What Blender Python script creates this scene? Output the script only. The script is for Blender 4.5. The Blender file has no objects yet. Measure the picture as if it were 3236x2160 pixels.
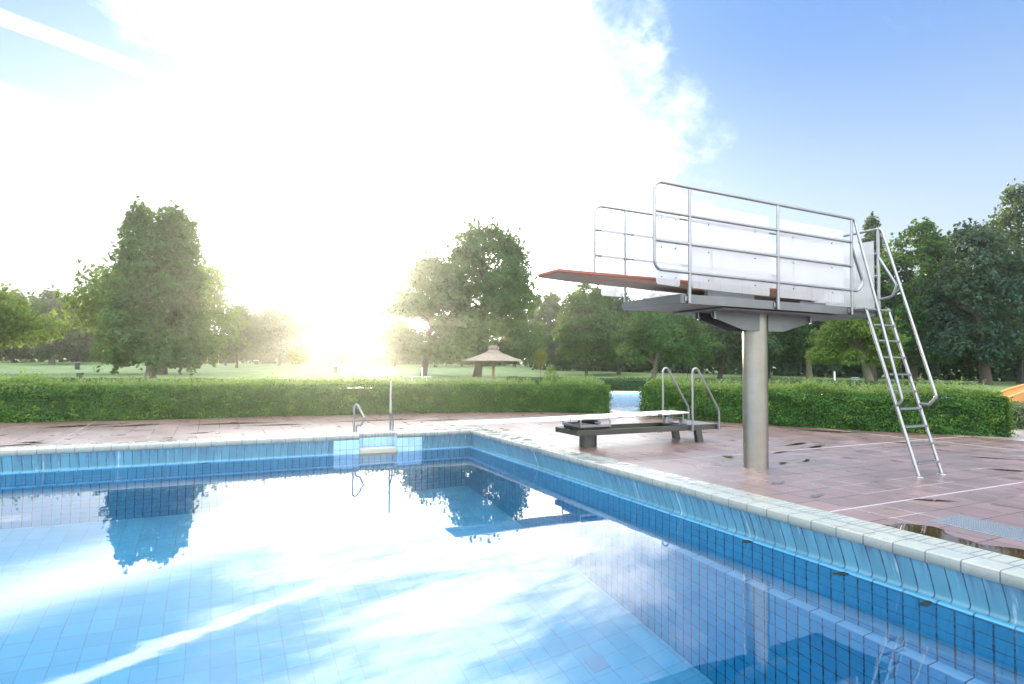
import bpy, bmesh, math, random
import numpy as np
from mathutils import Vector, Matrix
PI = math.pi
rng = np.random.default_rng(7); random.seed(7)
scene = bpy.context.scene
COL = scene.collection
EV = 1.5
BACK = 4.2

# ------------------------------------------------------------------ node helpers
def newmat(name):
    m = bpy.data.materials.new(name); m.use_nodes = True
    nt = m.node_tree; nt.nodes.clear()
    out = nt.nodes.new('ShaderNodeOutputMaterial')
    return m, nt, out
def put(nt, sock, v):
    if hasattr(v, 'links'): nt.links.new(v, sock)
    elif isinstance(v, (tuple, list)) and len(v) == 3 and sock.type == 'RGBA': sock.default_value = (*v, 1)
    else: sock.default_value = v
def mt(nt, op, a, b=None, c=None, clamp=False):
    n = nt.nodes.new('ShaderNodeMath'); n.operation = op; n.use_clamp = clamp
    for i, v in enumerate((a, b, c)):
        if v is not None: put(nt, n.inputs[i], v)
    return n.outputs[0]
def sstep(nt, v, a, b, lo=0., hi=1.):
    n = nt.nodes.new('ShaderNodeMapRange'); n.interpolation_type = 'SMOOTHSTEP'
    put(nt, n.inputs[0], v)
    for i, x in zip((1, 2, 3, 4), (a, b, lo, hi)): put(nt, n.inputs[i], x)
    return n.outputs[0]
def lin(nt, v, a, b, lo=0., hi=1.):
    n = nt.nodes.new('ShaderNodeMapRange'); put(nt, n.inputs[0], v)
    for i, x in zip((1, 2, 3, 4), (a, b, lo, hi)): put(nt, n.inputs[i], x)
    return n.outputs[0]
def mix(nt, f, a, b, mode='MIX'):
    n = nt.nodes.new('ShaderNodeMix'); n.data_type = 'RGBA'; n.blend_type = mode; n.clamp_factor = True
    put(nt, n.inputs[0], f); put(nt, n.inputs[6], a); put(nt, n.inputs[7], b)
    return n.outputs[2]
def noise(nt, vec, scale, detail=3., rough=.5, dist=0., out=0):
    n = nt.nodes.new('ShaderNodeTexNoise')
    if vec is not None: put(nt, n.inputs['Vector'], vec)
    n.inputs['Scale'].default_value = scale; n.inputs['Detail'].default_value = detail
    n.inputs['Roughness'].default_value = rough; n.inputs['Distortion'].default_value = dist
    return n.outputs[out]
def xyz(nt, v):
    n = nt.nodes.new('ShaderNodeSeparateXYZ'); put(nt, n.inputs[0], v); return n.outputs
def comb(nt, x, y, z=0.):
    n = nt.nodes.new('ShaderNodeCombineXYZ')
    for i, v in enumerate((x, y, z)): put(nt, n.inputs[i], v)
    return n.outputs[0]
def pos(nt): return nt.nodes.new('ShaderNodeNewGeometry').outputs['Position']
def objc(nt): return nt.nodes.new('ShaderNodeTexCoord').outputs['Object']
def princ(nt, out, base, rough=.5, metal=0., spec=.5, ior=1.45, normal=None, trans=0.):
    p = nt.nodes.new('ShaderNodeBsdfPrincipled')
    for k, v in (('Base Color', base), ('Roughness', rough), ('Metallic', metal), ('Specular IOR Level', spec), ('IOR', ior), ('Transmission Weight', trans)):
        put(nt, p.inputs[k], v)
    if normal is not None: put(nt, p.inputs['Normal'], normal)
    if out is not None: nt.links.new(p.outputs[0], out.inputs[0])
    return p
def bump(nt, h, strength=.3, dist=.01, normal=None):
    b = nt.nodes.new('ShaderNodeBump'); put(nt, b.inputs['Height'], h)
    b.inputs['Strength'].default_value = strength; b.inputs['Distance'].default_value = dist
    if normal is not None: put(nt, b.inputs['Normal'], normal)
    return b.outputs[0]
def jointdist(nt, u, pitch, off=0.):     # distance to the nearest joint line
    return mt(nt, 'PINGPONG', mt(nt, 'SUBTRACT', u, off), pitch / 2)
def cellrand(nt, u, v, pu, pv, ou=0., ov=0.):
    a = mt(nt, 'FLOOR', mt(nt, 'DIVIDE', mt(nt, 'SUBTRACT', u, ou), pu))
    b = mt(nt, 'FLOOR', mt(nt, 'DIVIDE', mt(nt, 'SUBTRACT', v, ov), pv))
    n = nt.nodes.new('ShaderNodeTexWhiteNoise'); n.noise_dimensions = '2D'
    put(nt, n.inputs['Vector'], comb(nt, a, b)); return n.outputs['Value']

# ------------------------------------------------------------------ materials
MAT = {}
def simple(name, base, rough=.5, metal=0., spec=.5, var=.12, nscale=6., bumps=0.):
    m, nt, out = newmat(name); P = pos(nt)
    n = noise(nt, P, nscale, 4.)
    c = mix(nt, n, tuple(x * (1 - var) for x in base), tuple(min(1, x * (1 + var)) for x in base))
    nn = bump(nt, noise(nt, P, nscale * 8, 3.), bumps, .01) if bumps else None
    princ(nt, out, c, mt(nt, 'ADD', rough - .04, mt(nt, 'MULTIPLY', n, .08)), metal, spec, normal=nn)
    MAT[name] = m; return m
def steel(name, base, rough, streak=(2., 2., 60.)):
    m, nt, out = newmat(name); P = pos(nt)
    mp = nt.nodes.new('ShaderNodeMapping'); put(nt, mp.inputs[0], P); mp.inputs['Scale'].default_value = streak
    s = noise(nt, mp.outputs[0], 3., 4.); d = noise(nt, P, 2.3, 5., .6)
    c = mix(nt, sstep(nt, d, .3, .72), tuple(x * .82 for x in base), base)
    r = mt(nt, 'ADD', rough, mt(nt, 'MULTIPLY', mt(nt, 'SUBTRACT', s, .5), .16))
    princ(nt, out, c, r, 1., ); MAT[name] = m
steel('steel', (.33, .34, .36), .34, (1., 1., 8.)); steel('steel_pole', (.335, .32, .28), .36, (3., 3., 40.))
steel('steel_dull', (.20, .21, .22), .42, (2., 2., 14.)); steel('steel_green', (.10, .108, .096), .45, (2., 8., 8.))
simple('white_board', (.80, .80, .82), .28, spec=.6, var=.05); simple('red_board', (.27, .085, .058), .5, var=.15)
simple('brown_under', (.34, .22, .16), .55, var=.25, nscale=14.); simple('black', (.02, .02, .022), .5)
simple('grey_bin', (.055, .06, .07), .4); simple('bin_lid', (.12, .13, .14), .3); simple('green_lid', (.10, .20, .14), .4)
simple('grey_bin_body', (.25, .28, .31), .45)
simple('white_paint', (.78, .80, .82), .45, var=.06); simple('yellow_paint', (.65, .55, .10), .45); simple('wood_post', (.34, .23, .13), .7, var=.3, nscale=10.)
simple('thatch', (.42, .36, .26), .85, var=.35, nscale=22., bumps=.6); simple('orange', (.62, .27, .08), .35, var=.08)
simple('fence_green', (.05, .075, .07), .5); simple('lettering', (.12, .12, .13), .5)
simple('bark', (.085, .07, .055), .9, var=.4, nscale=5., bumps=.8); simple('bark_pale', (.17, .155, .13), .9, var=.35, nscale=5., bumps=.8)
simple('tread', (.16, .165, .175), .6, nscale=60., var=.5, bumps=.6); simple('leaf_dark', (.01, .02, .015), .6)
simple('mastic', (.42, .42, .44), .5); simple('drain_tile', (.14, .44, .78), .3); simple('concrete', (.42, .40, .37), .7, var=.15); simple('sand', (.45, .42, .36), .9)

def panel_mat():
    m, nt, out = newmat('frosted_panel'); P = xyz(nt, pos(nt))
    st = noise(nt, comb(nt, mt(nt, 'MULTIPLY', P[0], 30.), mt(nt, 'MULTIPLY', P[1], 30.), mt(nt, 'MULTIPLY', P[2], 1.2)), 1., 3.)
    stain = mt(nt, 'MULTIPLY', sstep(nt, P[2], 2.66, 2.36), sstep(nt, st, .42, .80))
    c = mix(nt, mt(nt, 'MULTIPLY', stain, .32), (.80, .81, .83), (.42, .40, .36))
    p = princ(nt, None, c, .35, spec=.4)
    t = nt.nodes.new('ShaderNodeBsdfTranslucent'); put(nt, t.inputs[0], c)
    tr = nt.nodes.new('ShaderNodeBsdfTransparent'); tr.inputs[0].default_value = (.95, .96, .98, 1)
    a = nt.nodes.new('ShaderNodeMixShader'); a.inputs[0].default_value = .62
    nt.links.new(p.outputs[0], a.inputs[1]); nt.links.new(t.outputs[0], a.inputs[2])
    b = nt.nodes.new('ShaderNodeMixShader'); b.inputs[0].default_value = .50
    nt.links.new(a.outputs[0], b.inputs[1]); nt.links.new(tr.outputs[0], b.inputs[2])
    nt.links.new(b.outputs[0], out.inputs[0]); MAT['frosted_panel'] = m
panel_mat()

def leafmat(name, c1, c2, trans=.45, patch=.35, yellow=None):
    hd = name.startswith('hedge')
    m, nt, out = newmat(name)
    g = nt.nodes.new('ShaderNodeNewGeometry')
    r = g.outputs['Random Per Island']
    n = noise(nt, g.outputs['Position'], patch, 3.)
    f = mt(nt, 'ADD', mt(nt, 'MULTIPLY', r, .6), mt(nt, 'MULTIPLY', sstep(nt, n, .35, .65), .4))
    c = mix(nt, f, c1, c2)
    if yellow:
        c = mix(nt, mt(nt, 'MULTIPLY', sstep(nt, noise(nt, g.outputs['Position'], yellow[1], 4., .6), .53, .63), mt(nt, 'GREATER_THAN', r, .35)), c, yellow[0])
    p = princ(nt, None, c, .40 if hd else .55, spec=.42 if hd else .22)
    t = nt.nodes.new('ShaderNodeBsdfTranslucent')
    put(nt, t.inputs[0], mix(nt, .5, c, (.30, .36, .04), 'MIX'))
    s = nt.nodes.new('ShaderNodeMixShader'); s.inputs[0].default_value = trans
    nt.links.new(p.outputs[0], s.inputs[1]); nt.links.new(t.outputs[0], s.inputs[2])
    nt.links.new(s.outputs[0], out.inputs[0]); MAT[name] = m
leafmat('leaf_mid', (.018, .080, .026), (.044, .150, .044)); leafmat('leaf_deep', (.016, .052, .028), (.036, .092, .044), .35)
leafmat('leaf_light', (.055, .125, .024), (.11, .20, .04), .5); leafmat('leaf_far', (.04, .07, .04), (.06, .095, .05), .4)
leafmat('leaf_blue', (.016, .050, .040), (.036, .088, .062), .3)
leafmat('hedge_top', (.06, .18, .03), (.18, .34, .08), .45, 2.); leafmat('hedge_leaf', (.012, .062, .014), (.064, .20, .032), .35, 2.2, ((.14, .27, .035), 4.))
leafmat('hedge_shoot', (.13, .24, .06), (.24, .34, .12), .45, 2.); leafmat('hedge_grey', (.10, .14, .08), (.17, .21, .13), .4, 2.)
leafmat('sapling_leaf', (.10, .12, .03), (.17, .16, .04), .45); leafmat('bush_leaf', (.11, .19, .05), (.18, .27, .09), .45)

def tilemat(name, base, joint, ua, va, pu, pv, ou=0., ov=0., jw=.007, rough=.15, var=.10, stain=None, va_joint=True, half=None):
    """tiles laid along world axes ua, va ('x','y','z')"""
    m, nt, out = newmat(name); P = pos(nt); X = xyz(nt, P); ax = {'x': 0, 'y': 1, 'z': 2}
    u, v = X[ax[ua]], X[ax[va]]
    wob = mt(nt, 'MULTIPLY', mt(nt, 'SUBTRACT', noise(nt, P, 9., 3.), .5), jw * .9)
    d = mt(nt, 'ADD', jointdist(nt, u, pu, ou), wob)
    if va_joint: d = mt(nt, 'MINIMUM', d, mt(nt, 'ADD', jointdist(nt, v, pv, ov), wob))
    j = sstep(nt, d, jw * .72, jw * .38)
    rnd = cellrand(nt, u, v, pu, pv, ou, ov)
    c = mix(nt, rnd, tuple(x * (1 - var) for x in base), tuple(min(1, x * (1 + var)) for x in base))
    c = mix(nt, mt(nt, 'MULTIPLY', noise(nt, P, 1.7, 4., .6), .35), c, tuple(x * .8 for x in base))
    if stain:
        mp = comb(nt, mt(nt, 'MULTIPLY', u, 22.), mt(nt, 'MULTIPLY', v, 2.), mt(nt, 'MULTIPLY', rnd, 9.))
        s = sstep(nt, noise(nt, mp, 1., 5., .62), .38, .70)
        lo, hi, col = stain
        c = mix(nt, mt(nt, 'MULTIPLY', s, lin(nt, X[2], lo, hi)), c, col)
        c = mix(nt, mt(nt, 'MULTIPLY', sstep(nt, noise(nt, mp, .7, 5., .7), .60, .72), .5), c, (.62, .74, .80))
    jm = mt(nt, 'MULTIPLY', j, lin(nt, noise(nt, P, 14., 3.), .3, .6, .55, 1.))
    c = mix(nt, jm, c, joint)
    h = mt(nt, 'ADD', mt(nt, 'MULTIPLY', j, -1.), mt(nt, 'MULTIPLY', noise(nt, P, 7., 2.), .25))
    princ(nt, out, c, mt(nt, 'ADD', rough, mt(nt, 'MULTIPLY', j, .4)), spec=.5, normal=bump(nt, h, .35, .004))
    MAT[name] = m
TB = (.06, .60, .99); TJ = (.003, .03, .10)
tilemat('tile_right', TB, TJ, 'y', 'z', .125, .25, .035, -.41, .013); tilemat('tile_far', TB, TJ, 'x', 'z', .125, .25, 0., -.41, .012)
tilemat('tile_floor', (.11, .57, .95), (.07, .30, .60), 'x', 'y', .25, .25, .043, 0., .009)
tilemat('tile_pale', (.34, .60, .90), (.2, .4, .7), 'x', 'y', .25, .25, 0., 0., .009)
GT = (.105, .285, .40); GS = (.085, .155, .25)
tilemat('gutter_right', GT, (.03, .055, .09), 'y', 'z', .125, 9., 0., .3, .010, .2, .12, (-.33, -.12, GS), False)
tilemat('gutter_far', GT, (.04, .06, .09), 'x', 'z', .125, 9., 0.05, .3, .009, .2, .12, (-.34, -.12, GS), False)
tilemat('lip_right', (.060, .27, .50), TJ, 'y', 'z', .25, 9., .16, .3, .010, .28, .06, None, False)
tilemat('lip_far', (.060, .27, .50), TJ, 'x', 'z', .25, 9., .05, .3, .009, .28, .06, None, False)
tilemat('ledge_right', (.16, .56, .93), TJ, 'y', 'z', .25, 9., .16, .3, .010, .15, .06, None, False); tilemat('ledge_far', (.16, .56, .93), TJ, 'x', 'z', .25, 9., .05, .3, .009, .15, .06, None, False)
tilemat('block_tile', (.30, .52, .78), (.07, .12, .20), 'x', 'z', .125, .185, -.0, -.09, .007)
tilemat('block_side', (.30, .52, .78), (.07, .12, .20), 'y', 'z', .125, .185, -.025, -.09, .007)
simple('cream_step', (.36, .38, .33), .4, var=.08)

def copingmat(name, along, across):
    m, nt, out = newmat(name); P = pos(nt); X = xyz(nt, P); ax = {'x': 0, 'y': 1}
    u, d = X[ax[along]], X[ax[across]]
    j1 = jointdist(nt, u, .25); j2 = mt(nt, 'ADD', jointdist(nt, u, .125, .0625), sstep(nt, d, .232, .236, 1., 0.))
    jj = mt(nt, 'MINIMUM', mt(nt, 'MINIMUM', j1, j2), mt(nt, 'ABSOLUTE', mt(nt, 'SUBTRACT', d, .212)))
    jj = mt(nt, 'MINIMUM', jj, mt(nt, 'ABSOLUTE', mt(nt, 'SUBTRACT', d, .240)))
    j = sstep(nt, mt(nt, 'ADD', jj, mt(nt, 'MULTIPLY', mt(nt, 'SUBTRACT', noise(nt, P, 9., 3.), .5), .005)), .0062, .0030)
    j = mt(nt, 'MULTIPLY', j, sstep(nt, mt(nt, 'ABSOLUTE', mt(nt, 'SUBTRACT', d, .226)), .0, .005))
    rnd = cellrand(nt, u, d, .25, .23)
    c = mix(nt, rnd, (.25, .285, .275), (.295, .32, .30))
    c = mix(nt, sstep(nt, noise(nt, P, 3.1, 5., .6), .45, .75, 0., .35), c, (.27, .28, .23))
    edge = mt(nt, 'ABSOLUTE', mt(nt, 'SUBTRACT', X[2], -.016))
    e = mt(nt, 'MULTIPLY', sstep(nt, edge, .0022, .0010), sstep(nt, d, .02, .004))
    c = mix(nt, mt(nt, 'MAXIMUM', j, mt(nt, 'MULTIPLY', e, .7)), c, (.10, .11, .14))
    c = mix(nt, mt(nt, 'MULTIPLY', sstep(nt, d, .435, .452), .8), c, (.34, .36, .22))
    wet = sstep(nt, noise(nt, P, 4.5, 4., .55), .46, .56)
    n1 = bump(nt, mt(nt, 'ADD', mt(nt, 'MULTIPLY', j, -1.), mt(nt, 'MULTIPLY', noise(nt, P, 11., 3.), .4)), .35, .004)
    princ(nt, out, c, mt(nt, 'SUBTRACT', .42, mt(nt, 'MULTIPLY', wet, .38)), spec=.55, normal=n1); MAT[name] = m
copingmat('coping_right', 'y', 'x'); copingmat('coping_far', 'x', 'y')

def deckmat(name, base, pu, pv, ou, ov):
    m, nt, out = newmat(name); P = pos(nt); X = xyz(nt, P)
    u, v = X[0], X[1]
    wob = mt(nt, 'MULTIPLY', mt(nt, 'SUBTRACT', noise(nt, P, 6., 3.), .5), .008)
    du, dv = jointdist(nt, u, pu, ou), jointdist(nt, v, pv, ov)
    d = mt(nt, 'ADD', mt(nt, 'MINIMUM', du, dv), wob)
    j = sstep(nt, d, .0085, .004)
    rnd = cellrand(nt, u, v, pu, pv, ou, ov)
    c = mix(nt, rnd, tuple(x * .76 for x in base), tuple(x * 1.22 for x in base))
    c = mix(nt, mt(nt, 'MULTIPLY', sstep(nt, noise(nt, P, 1.1, 5., .65), .42, .68), .45), c, (base[0] * .62, base[1] * .62, base[2] * .60))
    moss = mt(nt, 'MULTIPLY', j, sstep(nt, noise(nt, P, .9, 2.), .45, .6))
    c = mix(nt, j, c, mix(nt, sstep(nt, noise(nt, P, .7, 2.), .5, .56), (.055, .035, .035), (.36, .33, .33)))
    # slabs are slightly dished: a film of water stands at one side of some of them
    fu = mt(nt, 'FRACT', mt(nt, 'DIVIDE', mt(nt, 'SUBTRACT', u, ou), pu)); fv = mt(nt, 'FRACT', mt(nt, 'DIVIDE', mt(nt, 'SUBTRACT', v, ov), pv))
    film = mt(nt, 'ADD', noise(nt, P, 1.9, 3., .5), mt(nt, 'ADD', mt(nt, 'MULTIPLY', mt(nt, 'SUBTRACT', rnd, .5), .26), mt(nt, 'MULTIPLY', mt(nt, 'SUBTRACT', mt(nt, 'MULTIPLY', fu, mt(nt, 'SINE', mt(nt, 'MULTIPLY', fv, 3.1416))), .4), .30)))
    pud = sstep(nt, film, .64, 1.02); dry = mt(nt, 'SUBTRACT', 1., pud)
    micro = noise(nt, P, 130., 2.)
    rg = lin(nt, noise(nt, P, 2.3, 4.), .3, .7, .24, .40)
    hgt = mt(nt, 'ADD', mt(nt, 'MULTIPLY', micro, mt(nt, 'MULTIPLY', dry, .07)), mt(nt, 'MULTIPLY', j, -.8))
    nn = bump(nt, hgt, .4, .004)
    p = princ(nt, out, mix(nt, mt(nt, 'MULTIPLY', pud, .5), c, (base[0] * .45, base[1] * .45, base[2] * .4)), .5, spec=.5, ior=1.5, normal=nn)
    put(nt, p.inputs['Coat Weight'], mt(nt, 'SUBTRACT', 1., mt(nt, 'MULTIPLY', j, .9))); put(nt, p.inputs['Coat Roughness'], mt(nt, 'ADD', mt(nt, 'MULTIPLY', dry, rg), .025)); put(nt, p.inputs['Coat IOR'], 1.85); put(nt, p.inputs['Coat Normal'], nn)
    MAT[name] = m
deckmat('deck_slab', (.165, .086, .080), .405, .40, .02, -8.10)
deckmat('paving_pale', (.40, .34, .31), .405, .40, .02, -8.10)

def water(name, s, amp, tint=(1, 1, 1)):
    m, nt, out = newmat(name); P = pos(nt)
    mp = nt.nodes.new('ShaderNodeMapping'); put(nt, mp.inputs[0], P); mp.inputs['Scale'].default_value = (1., 1.6, 1.); mp.inputs['Rotation'].default_value = (0, 0, .5)
    h = mt(nt, 'ADD', noise(nt, mp.outputs[0], s, 2.), mt(nt, 'MULTIPLY', noise(nt, mp.outputs[0], s * 4.2, 2.), .08))
    nn = bump(nt, h, 1., amp)
    rf = nt.nodes.new('ShaderNodeBsdfRefraction'); rf.inputs['IOR'].default_value = 1.333; rf.inputs['Roughness'].default_value = 0.; put(nt, rf.inputs['Color'], tint); put(nt, rf.inputs['Normal'], nn)
    gl = nt.nodes.new('ShaderNodeBsdfGlossy'); gl.inputs['Roughness'].default_value = 0.; put(nt, gl.inputs['Normal'], nn)
    fr = nt.nodes.new('ShaderNodeFresnel'); fr.inputs['IOR'].default_value = 1.95; put(nt, fr.inputs['Normal'], nn)
    mx = nt.nodes.new('ShaderNodeMixShader'); put(nt, mx.inputs[0], fr.outputs[0]); nt.links.new(rf.outputs[0], mx.inputs[1]); nt.links.new(gl.outputs[0], mx.inputs[2])
    nt.links.new(mx.outputs[0], out.inputs[0]); MAT[name] = m
water('water', 1.0, .0017); water('water_breeze', 6., .013)
def puddle():
    m, nt, out = newmat('puddle'); P = pos(nt)
    c = mix(nt, noise(nt, P, 5., 4.), (.022, .012, .008), (.045, .024, .016))
    p = princ(nt, None, c, .03, spec=.5, ior=1.33, normal=bump(nt, noise(nt, P, 4., 2.), .3, .0012))
    at = nt.nodes.new('ShaderNodeAttribute'); at.attribute_name = 'depth'
    f = sstep(nt, mt(nt, 'ADD', at.outputs['Fac'], mt(nt, 'MULTIPLY', mt(nt, 'SUBTRACT', noise(nt, P, 5., 3.), .5), .25)), .0, .95)
    t = nt.nodes.new('ShaderNodeBsdfTransparent'); x = nt.nodes.new('ShaderNodeMixShader'); put(nt, x.inputs[0], f); nt.links.new(t.outputs[0], x.inputs[1]); nt.links.new(p.outputs[0], x.inputs[2])
    nt.links.new(x.outputs[0], out.inputs[0]); MAT['puddle'] = m
puddle()
def grassmat():
    m, nt, out = newmat('lawn_grass'); P = pos(nt)
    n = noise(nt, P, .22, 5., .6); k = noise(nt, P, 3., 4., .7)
    c = mix(nt, sstep(nt, n, .3, .7), (.060, .125, .042), (.15, .225, .085)); c = mix(nt, mt(nt, 'MULTIPLY', k, .55), c, (.18, .25, .11))  # noise contrast in the grass colour also stands for tree shadow streaks
    princ(nt, out, c, .75, spec=.3, normal=bump(nt, noise(nt, P, 9., 4., .7), 1., .05)); MAT['lawn_grass'] = m
grassmat()
def checkermat():
    m, nt, out = newmat('checker_plate'); X = xyz(nt, pos(nt))
    a = mt(nt, 'ADD', X[0], X[1]); b = mt(nt, 'SUBTRACT', X[0], X[1]); p = .040
    sel = mt(nt, 'GREATER_THAN', mt(nt, 'PINGPONG', mt(nt, 'ADD', mt(nt, 'FLOOR', mt(nt, 'DIVIDE', a, p)), mt(nt, 'FLOOR', mt(nt, 'DIVIDE', b, p))), 1.), .5)
    def bars(u, v):
        return mt(nt, 'MULTIPLY', sstep(nt, jointdist(nt, u, p, p / 2), .0075, .0035), sstep(nt, jointdist(nt, v, p, p / 2), .017, .013))
    h = mt(nt, 'ADD', mt(nt, 'MULTIPLY', sel, bars(a, b)), mt(nt, 'MULTIPLY', mt(nt, 'SUBTRACT', 1., sel), bars(b, a)))
    princ(nt, out, mix(nt, h, (.36, .40, .46), (.85, .87, .88)), mt(nt, 'SUBTRACT', .34, mt(nt, 'MULTIPLY', h, .12)), 1., normal=bump(nt, h, 1., .006)); MAT['checker_plate'] = m
checkermat()
def thatchmat():
    m, nt, out = newmat('thatch_straw'); O = xyz(nt, objc(nt))
    ang = mt(nt, 'ARCTAN2', O[1], O[0])
    s = noise(nt, comb(nt, mt(nt, 'MULTIPLY', ang, 26.), mt(nt, 'MULTIPLY', O[2], 2.), 0.), 1.6, 4., .7)
    princ(nt, out, mix(nt, s, (.10, .085, .065), (.40, .36, .30)), .9, spec=.15, normal=bump(nt, s, 1., .06)); MAT['thatch_straw'] = m
thatchmat()

# ------------------------------------------------------------------ mesh helpers
class MB:
    def __init__(s): s.v = []; s.f = []; s.sm = []
    def add(s, vs, fs, smooth=False):
        o = len(s.v); s.v += [tuple(map(float, q)) for q in vs]; s.f += [tuple(i + o for i in q) for q in fs]; s.sm += [smooth] * len(fs); return s
    def frombm(s, bm, smooth=False):
        bm.verts.index_update(); s.add([v.co[:] for v in bm.verts], [[v.index for v in f.verts] for f in bm.faces], smooth); bm.free(); return s
    def box(s, a, b, bev=.004, rot=None, seg=1):
        bm = bmesh.new(); bmesh.ops.create_cube(bm, size=1.)
        c = [(p + q) / 2 for p, q in zip(a, b)]; d = [abs(q - p) for p, q in zip(a, b)]
        for v in bm.verts: v.co = Vector((v.co.x * d[0], v.co.y * d[1], v.co.z * d[2]))
        if bev > 0: bmesh.ops.bevel(bm, geom=bm.edges[:], offset=min(bev, min(d) * .3), segments=seg, affect='EDGES', profile=.5)
        M = Matrix.Translation(c) @ (rot.to_4x4() if rot else Matrix())
        bm.transform(M); return s.frombm(bm)
    def tube(s, pts, r, seg=12, caps=True, closed=False):
        P = [Vector(p) for p in pts]; n = len(P); rs = r if isinstance(r, (list, tuple)) else [r] * n
        ring = []; up = None; vs = []; fs = []
        for i in range(n):
            a = P[max(i - 1, 0)]; b = P[min(i + 1, n - 1)]; t = (b - a).normalized()
            if up is None:
                up = Vector((0, 0, 1)) if abs(t.z) < .9 else Vector((1, 0, 0))
            up = (up - t * up.dot(t)).normalized(); w = t.cross(up)
            for k in range(seg):
                q = 2 * PI * k / seg; vs.append(P[i] + (up * math.cos(q) + w * math.sin(q)) * rs[i])
        for i in range(n - 1):
            for k in range(seg):
                k2 = (k + 1) % seg; fs.append((i * seg + k, i * seg + k2, (i + 1) * seg + k2, (i + 1) * seg + k))
        s.add(vs, fs, True)
        if caps:
            s.add(vs[:seg], [tuple(range(seg))[::-1]]); s.add(vs[-seg:], [tuple(range(seg))])
        return s
    def prism(s, poly, off, ax):   # poly = list of 3D points, extruded by vector off
        n = len(poly); P = [Vector(p) for p in poly]; Q = [p + Vector(off) for p in P]
        return s.add(P + Q, [tuple(range(n))[::-1], tuple(range(n, 2 * n))] + [(i, (i + 1) % n, n + (i + 1) % n, n + i) for i in range(n)])
    def lathe(s, prof, c, seg=24, smooth=True, jag=0.):
        vs = []; fs = []; m = len(prof)
        for k in range(seg):
            q = 2 * PI * k / seg
            for (r, z) in prof:
                rr = r * (1 + random.uniform(-jag, jag)); vs.append((c[0] + rr * math.cos(q), c[1] + rr * math.sin(q), c[2] + z + random.uniform(-jag, jag) * .6))
        for k in range(seg):
            for i in range(m - 1):
                k2 = (k + 1) % seg; fs.append((k * m + i, k2 * m + i, k2 * m + i + 1, k * m + i + 1))
        return s.add(vs, fs, smooth)
    def quad(s, a, b, c, d): return s.add([a, b, c, d], [(0, 1, 2, 3)])
    def build(s, name, mat, parent=None, **kw):
        me = bpy.data.meshes.new(name); o = bpy.data.objects.new(name, me); COL.objects.link(o)
        org = Vector((0, 0, 0))
        if parent is not None:
            o.parent = parent; r = parent
            while r is not None: org += r.location; r = r.parent
        elif 'loc' in kw: org = Vector(kw['loc']); o.location = org
        me.from_pydata([Vector(v) - org for v in s.v], [], s.f); me.materials.append(MAT[mat])
        me.polygons.foreach_set('use_smooth', s.sm); me.update()
        return o
def fillet(pts, r, n=6):
    P = [Vector(p) for p in pts]; out = [P[0]]
    for i in range(1, len(P) - 1):
        a, b, c = P[i - 1], P[i], P[i + 1]; u = (a - b).normalized(); v = (c - b).normalized()
        th = u.angle(v)
        rr = r[i - 1] if isinstance(r, (list, tuple)) else r
        d = min(rr / math.tan(th / 2), (a - b).length * .49, (c - b).length * .49) if th < PI - .01 else 0
        if d < 1e-4: out.append(b); continue
        p0, p1 = b + u * d, b + v * d
        cen = b + (u + v).normalized() * (d / math.cos(th / 2)); R = (p0 - cen).length
        e0, e1 = (p0 - cen).normalized(), (p1 - cen).normalized(); w = e0.angle(e1)
        for k in range(n + 1):
            t = k / n; out.append(cen + (e0 * math.sin((1 - t) * w) + e1 * math.sin(t * w)) / math.sin(w) * R)
    out.append(P[-1]); return out
def tag(o, label=None, cat=None, group=None, kind=None):
    if label: o['label'] = label
    if cat: o['category'] = cat
    if group: o['group'] = group
    if kind: o['kind'] = kind
    return o
def thing(name, loc, label, cat, group=None):
    o = bpy.data.objects.new(name, None); COL.objects.link(o); o.location = loc; o.empty_display_size = .2
    return tag(o, label, cat, group)
def struct(mb, name, mat): return tag(mb.build(name, mat), kind='structure')
def npmesh(name, V, F, mat, parent=None, org=(0, 0, 0), smooth=False):
    V = (np.asarray(V) - np.asarray(org)).astype(np.float32); F = np.asarray(F, dtype=np.int32); k = F.shape[1]
    me = bpy.data.meshes.new(name); me.vertices.add(len(V)); me.vertices.foreach_set('co', V.ravel())
    me.loops.add(F.size); me.loops.foreach_set('vertex_index', F.ravel())
    me.polygons.add(len(F)); me.polygons.foreach_set('loop_start', np.arange(0, F.size, k, dtype=np.int32))
    try: me.polygons.foreach_set('loop_total', np.full(len(F), k, dtype=np.int32))
    except Exception: pass
    me.polygons.foreach_set('use_smooth', np.full(len(F), smooth))
    me.materials.append(MAT[mat]); me.update(calc_edges=True); me.validate()
    o = bpy.data.objects.new(name, me); COL.objects.link(o)
    if parent is not None: o.parent = parent
    else: o.location = org
    return o
def unit(a): return a / np.maximum(np.linalg.norm(a, axis=1, keepdims=True), 1e-9)
def leaves(P, N, size, asp=.62, jit=.8, fold=.25):
    """one folded leaf (two triangles sharing the midrib) per point P, facing roughly N"""
    n = len(P); N = unit(N + rng.normal(0, jit, (n, 3)))
    T = unit(np.cross(N, rng.normal(0, 1, (n, 3)))); B = np.cross(N, T)
    s = (size * rng.uniform(.65, 1.35, n))[:, None]; w = s * asp * .5
    a = P - T * s * .5; c = P + T * s * .5; l = P + B * w + N * w * fold - T * s * .06; r = P - B * w + N * w * fold - T * s * .06
    V = np.stack([a, r, c, l], 1).reshape(-1, 3); i = np.arange(n)[:, None] * 4
    F = np.concatenate([i + [0, 1, 2], i + [0, 2, 3]], 1).reshape(-1, 3)
    return V, F
CAM = np.array([-5.0223, -12.0617, 1.4260]); YAW = .4621
fh = np.array([math.sin(YAW), math.cos(YAW)]); rh = np.array([math.cos(YAW), -math.sin(YAW)])
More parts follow.
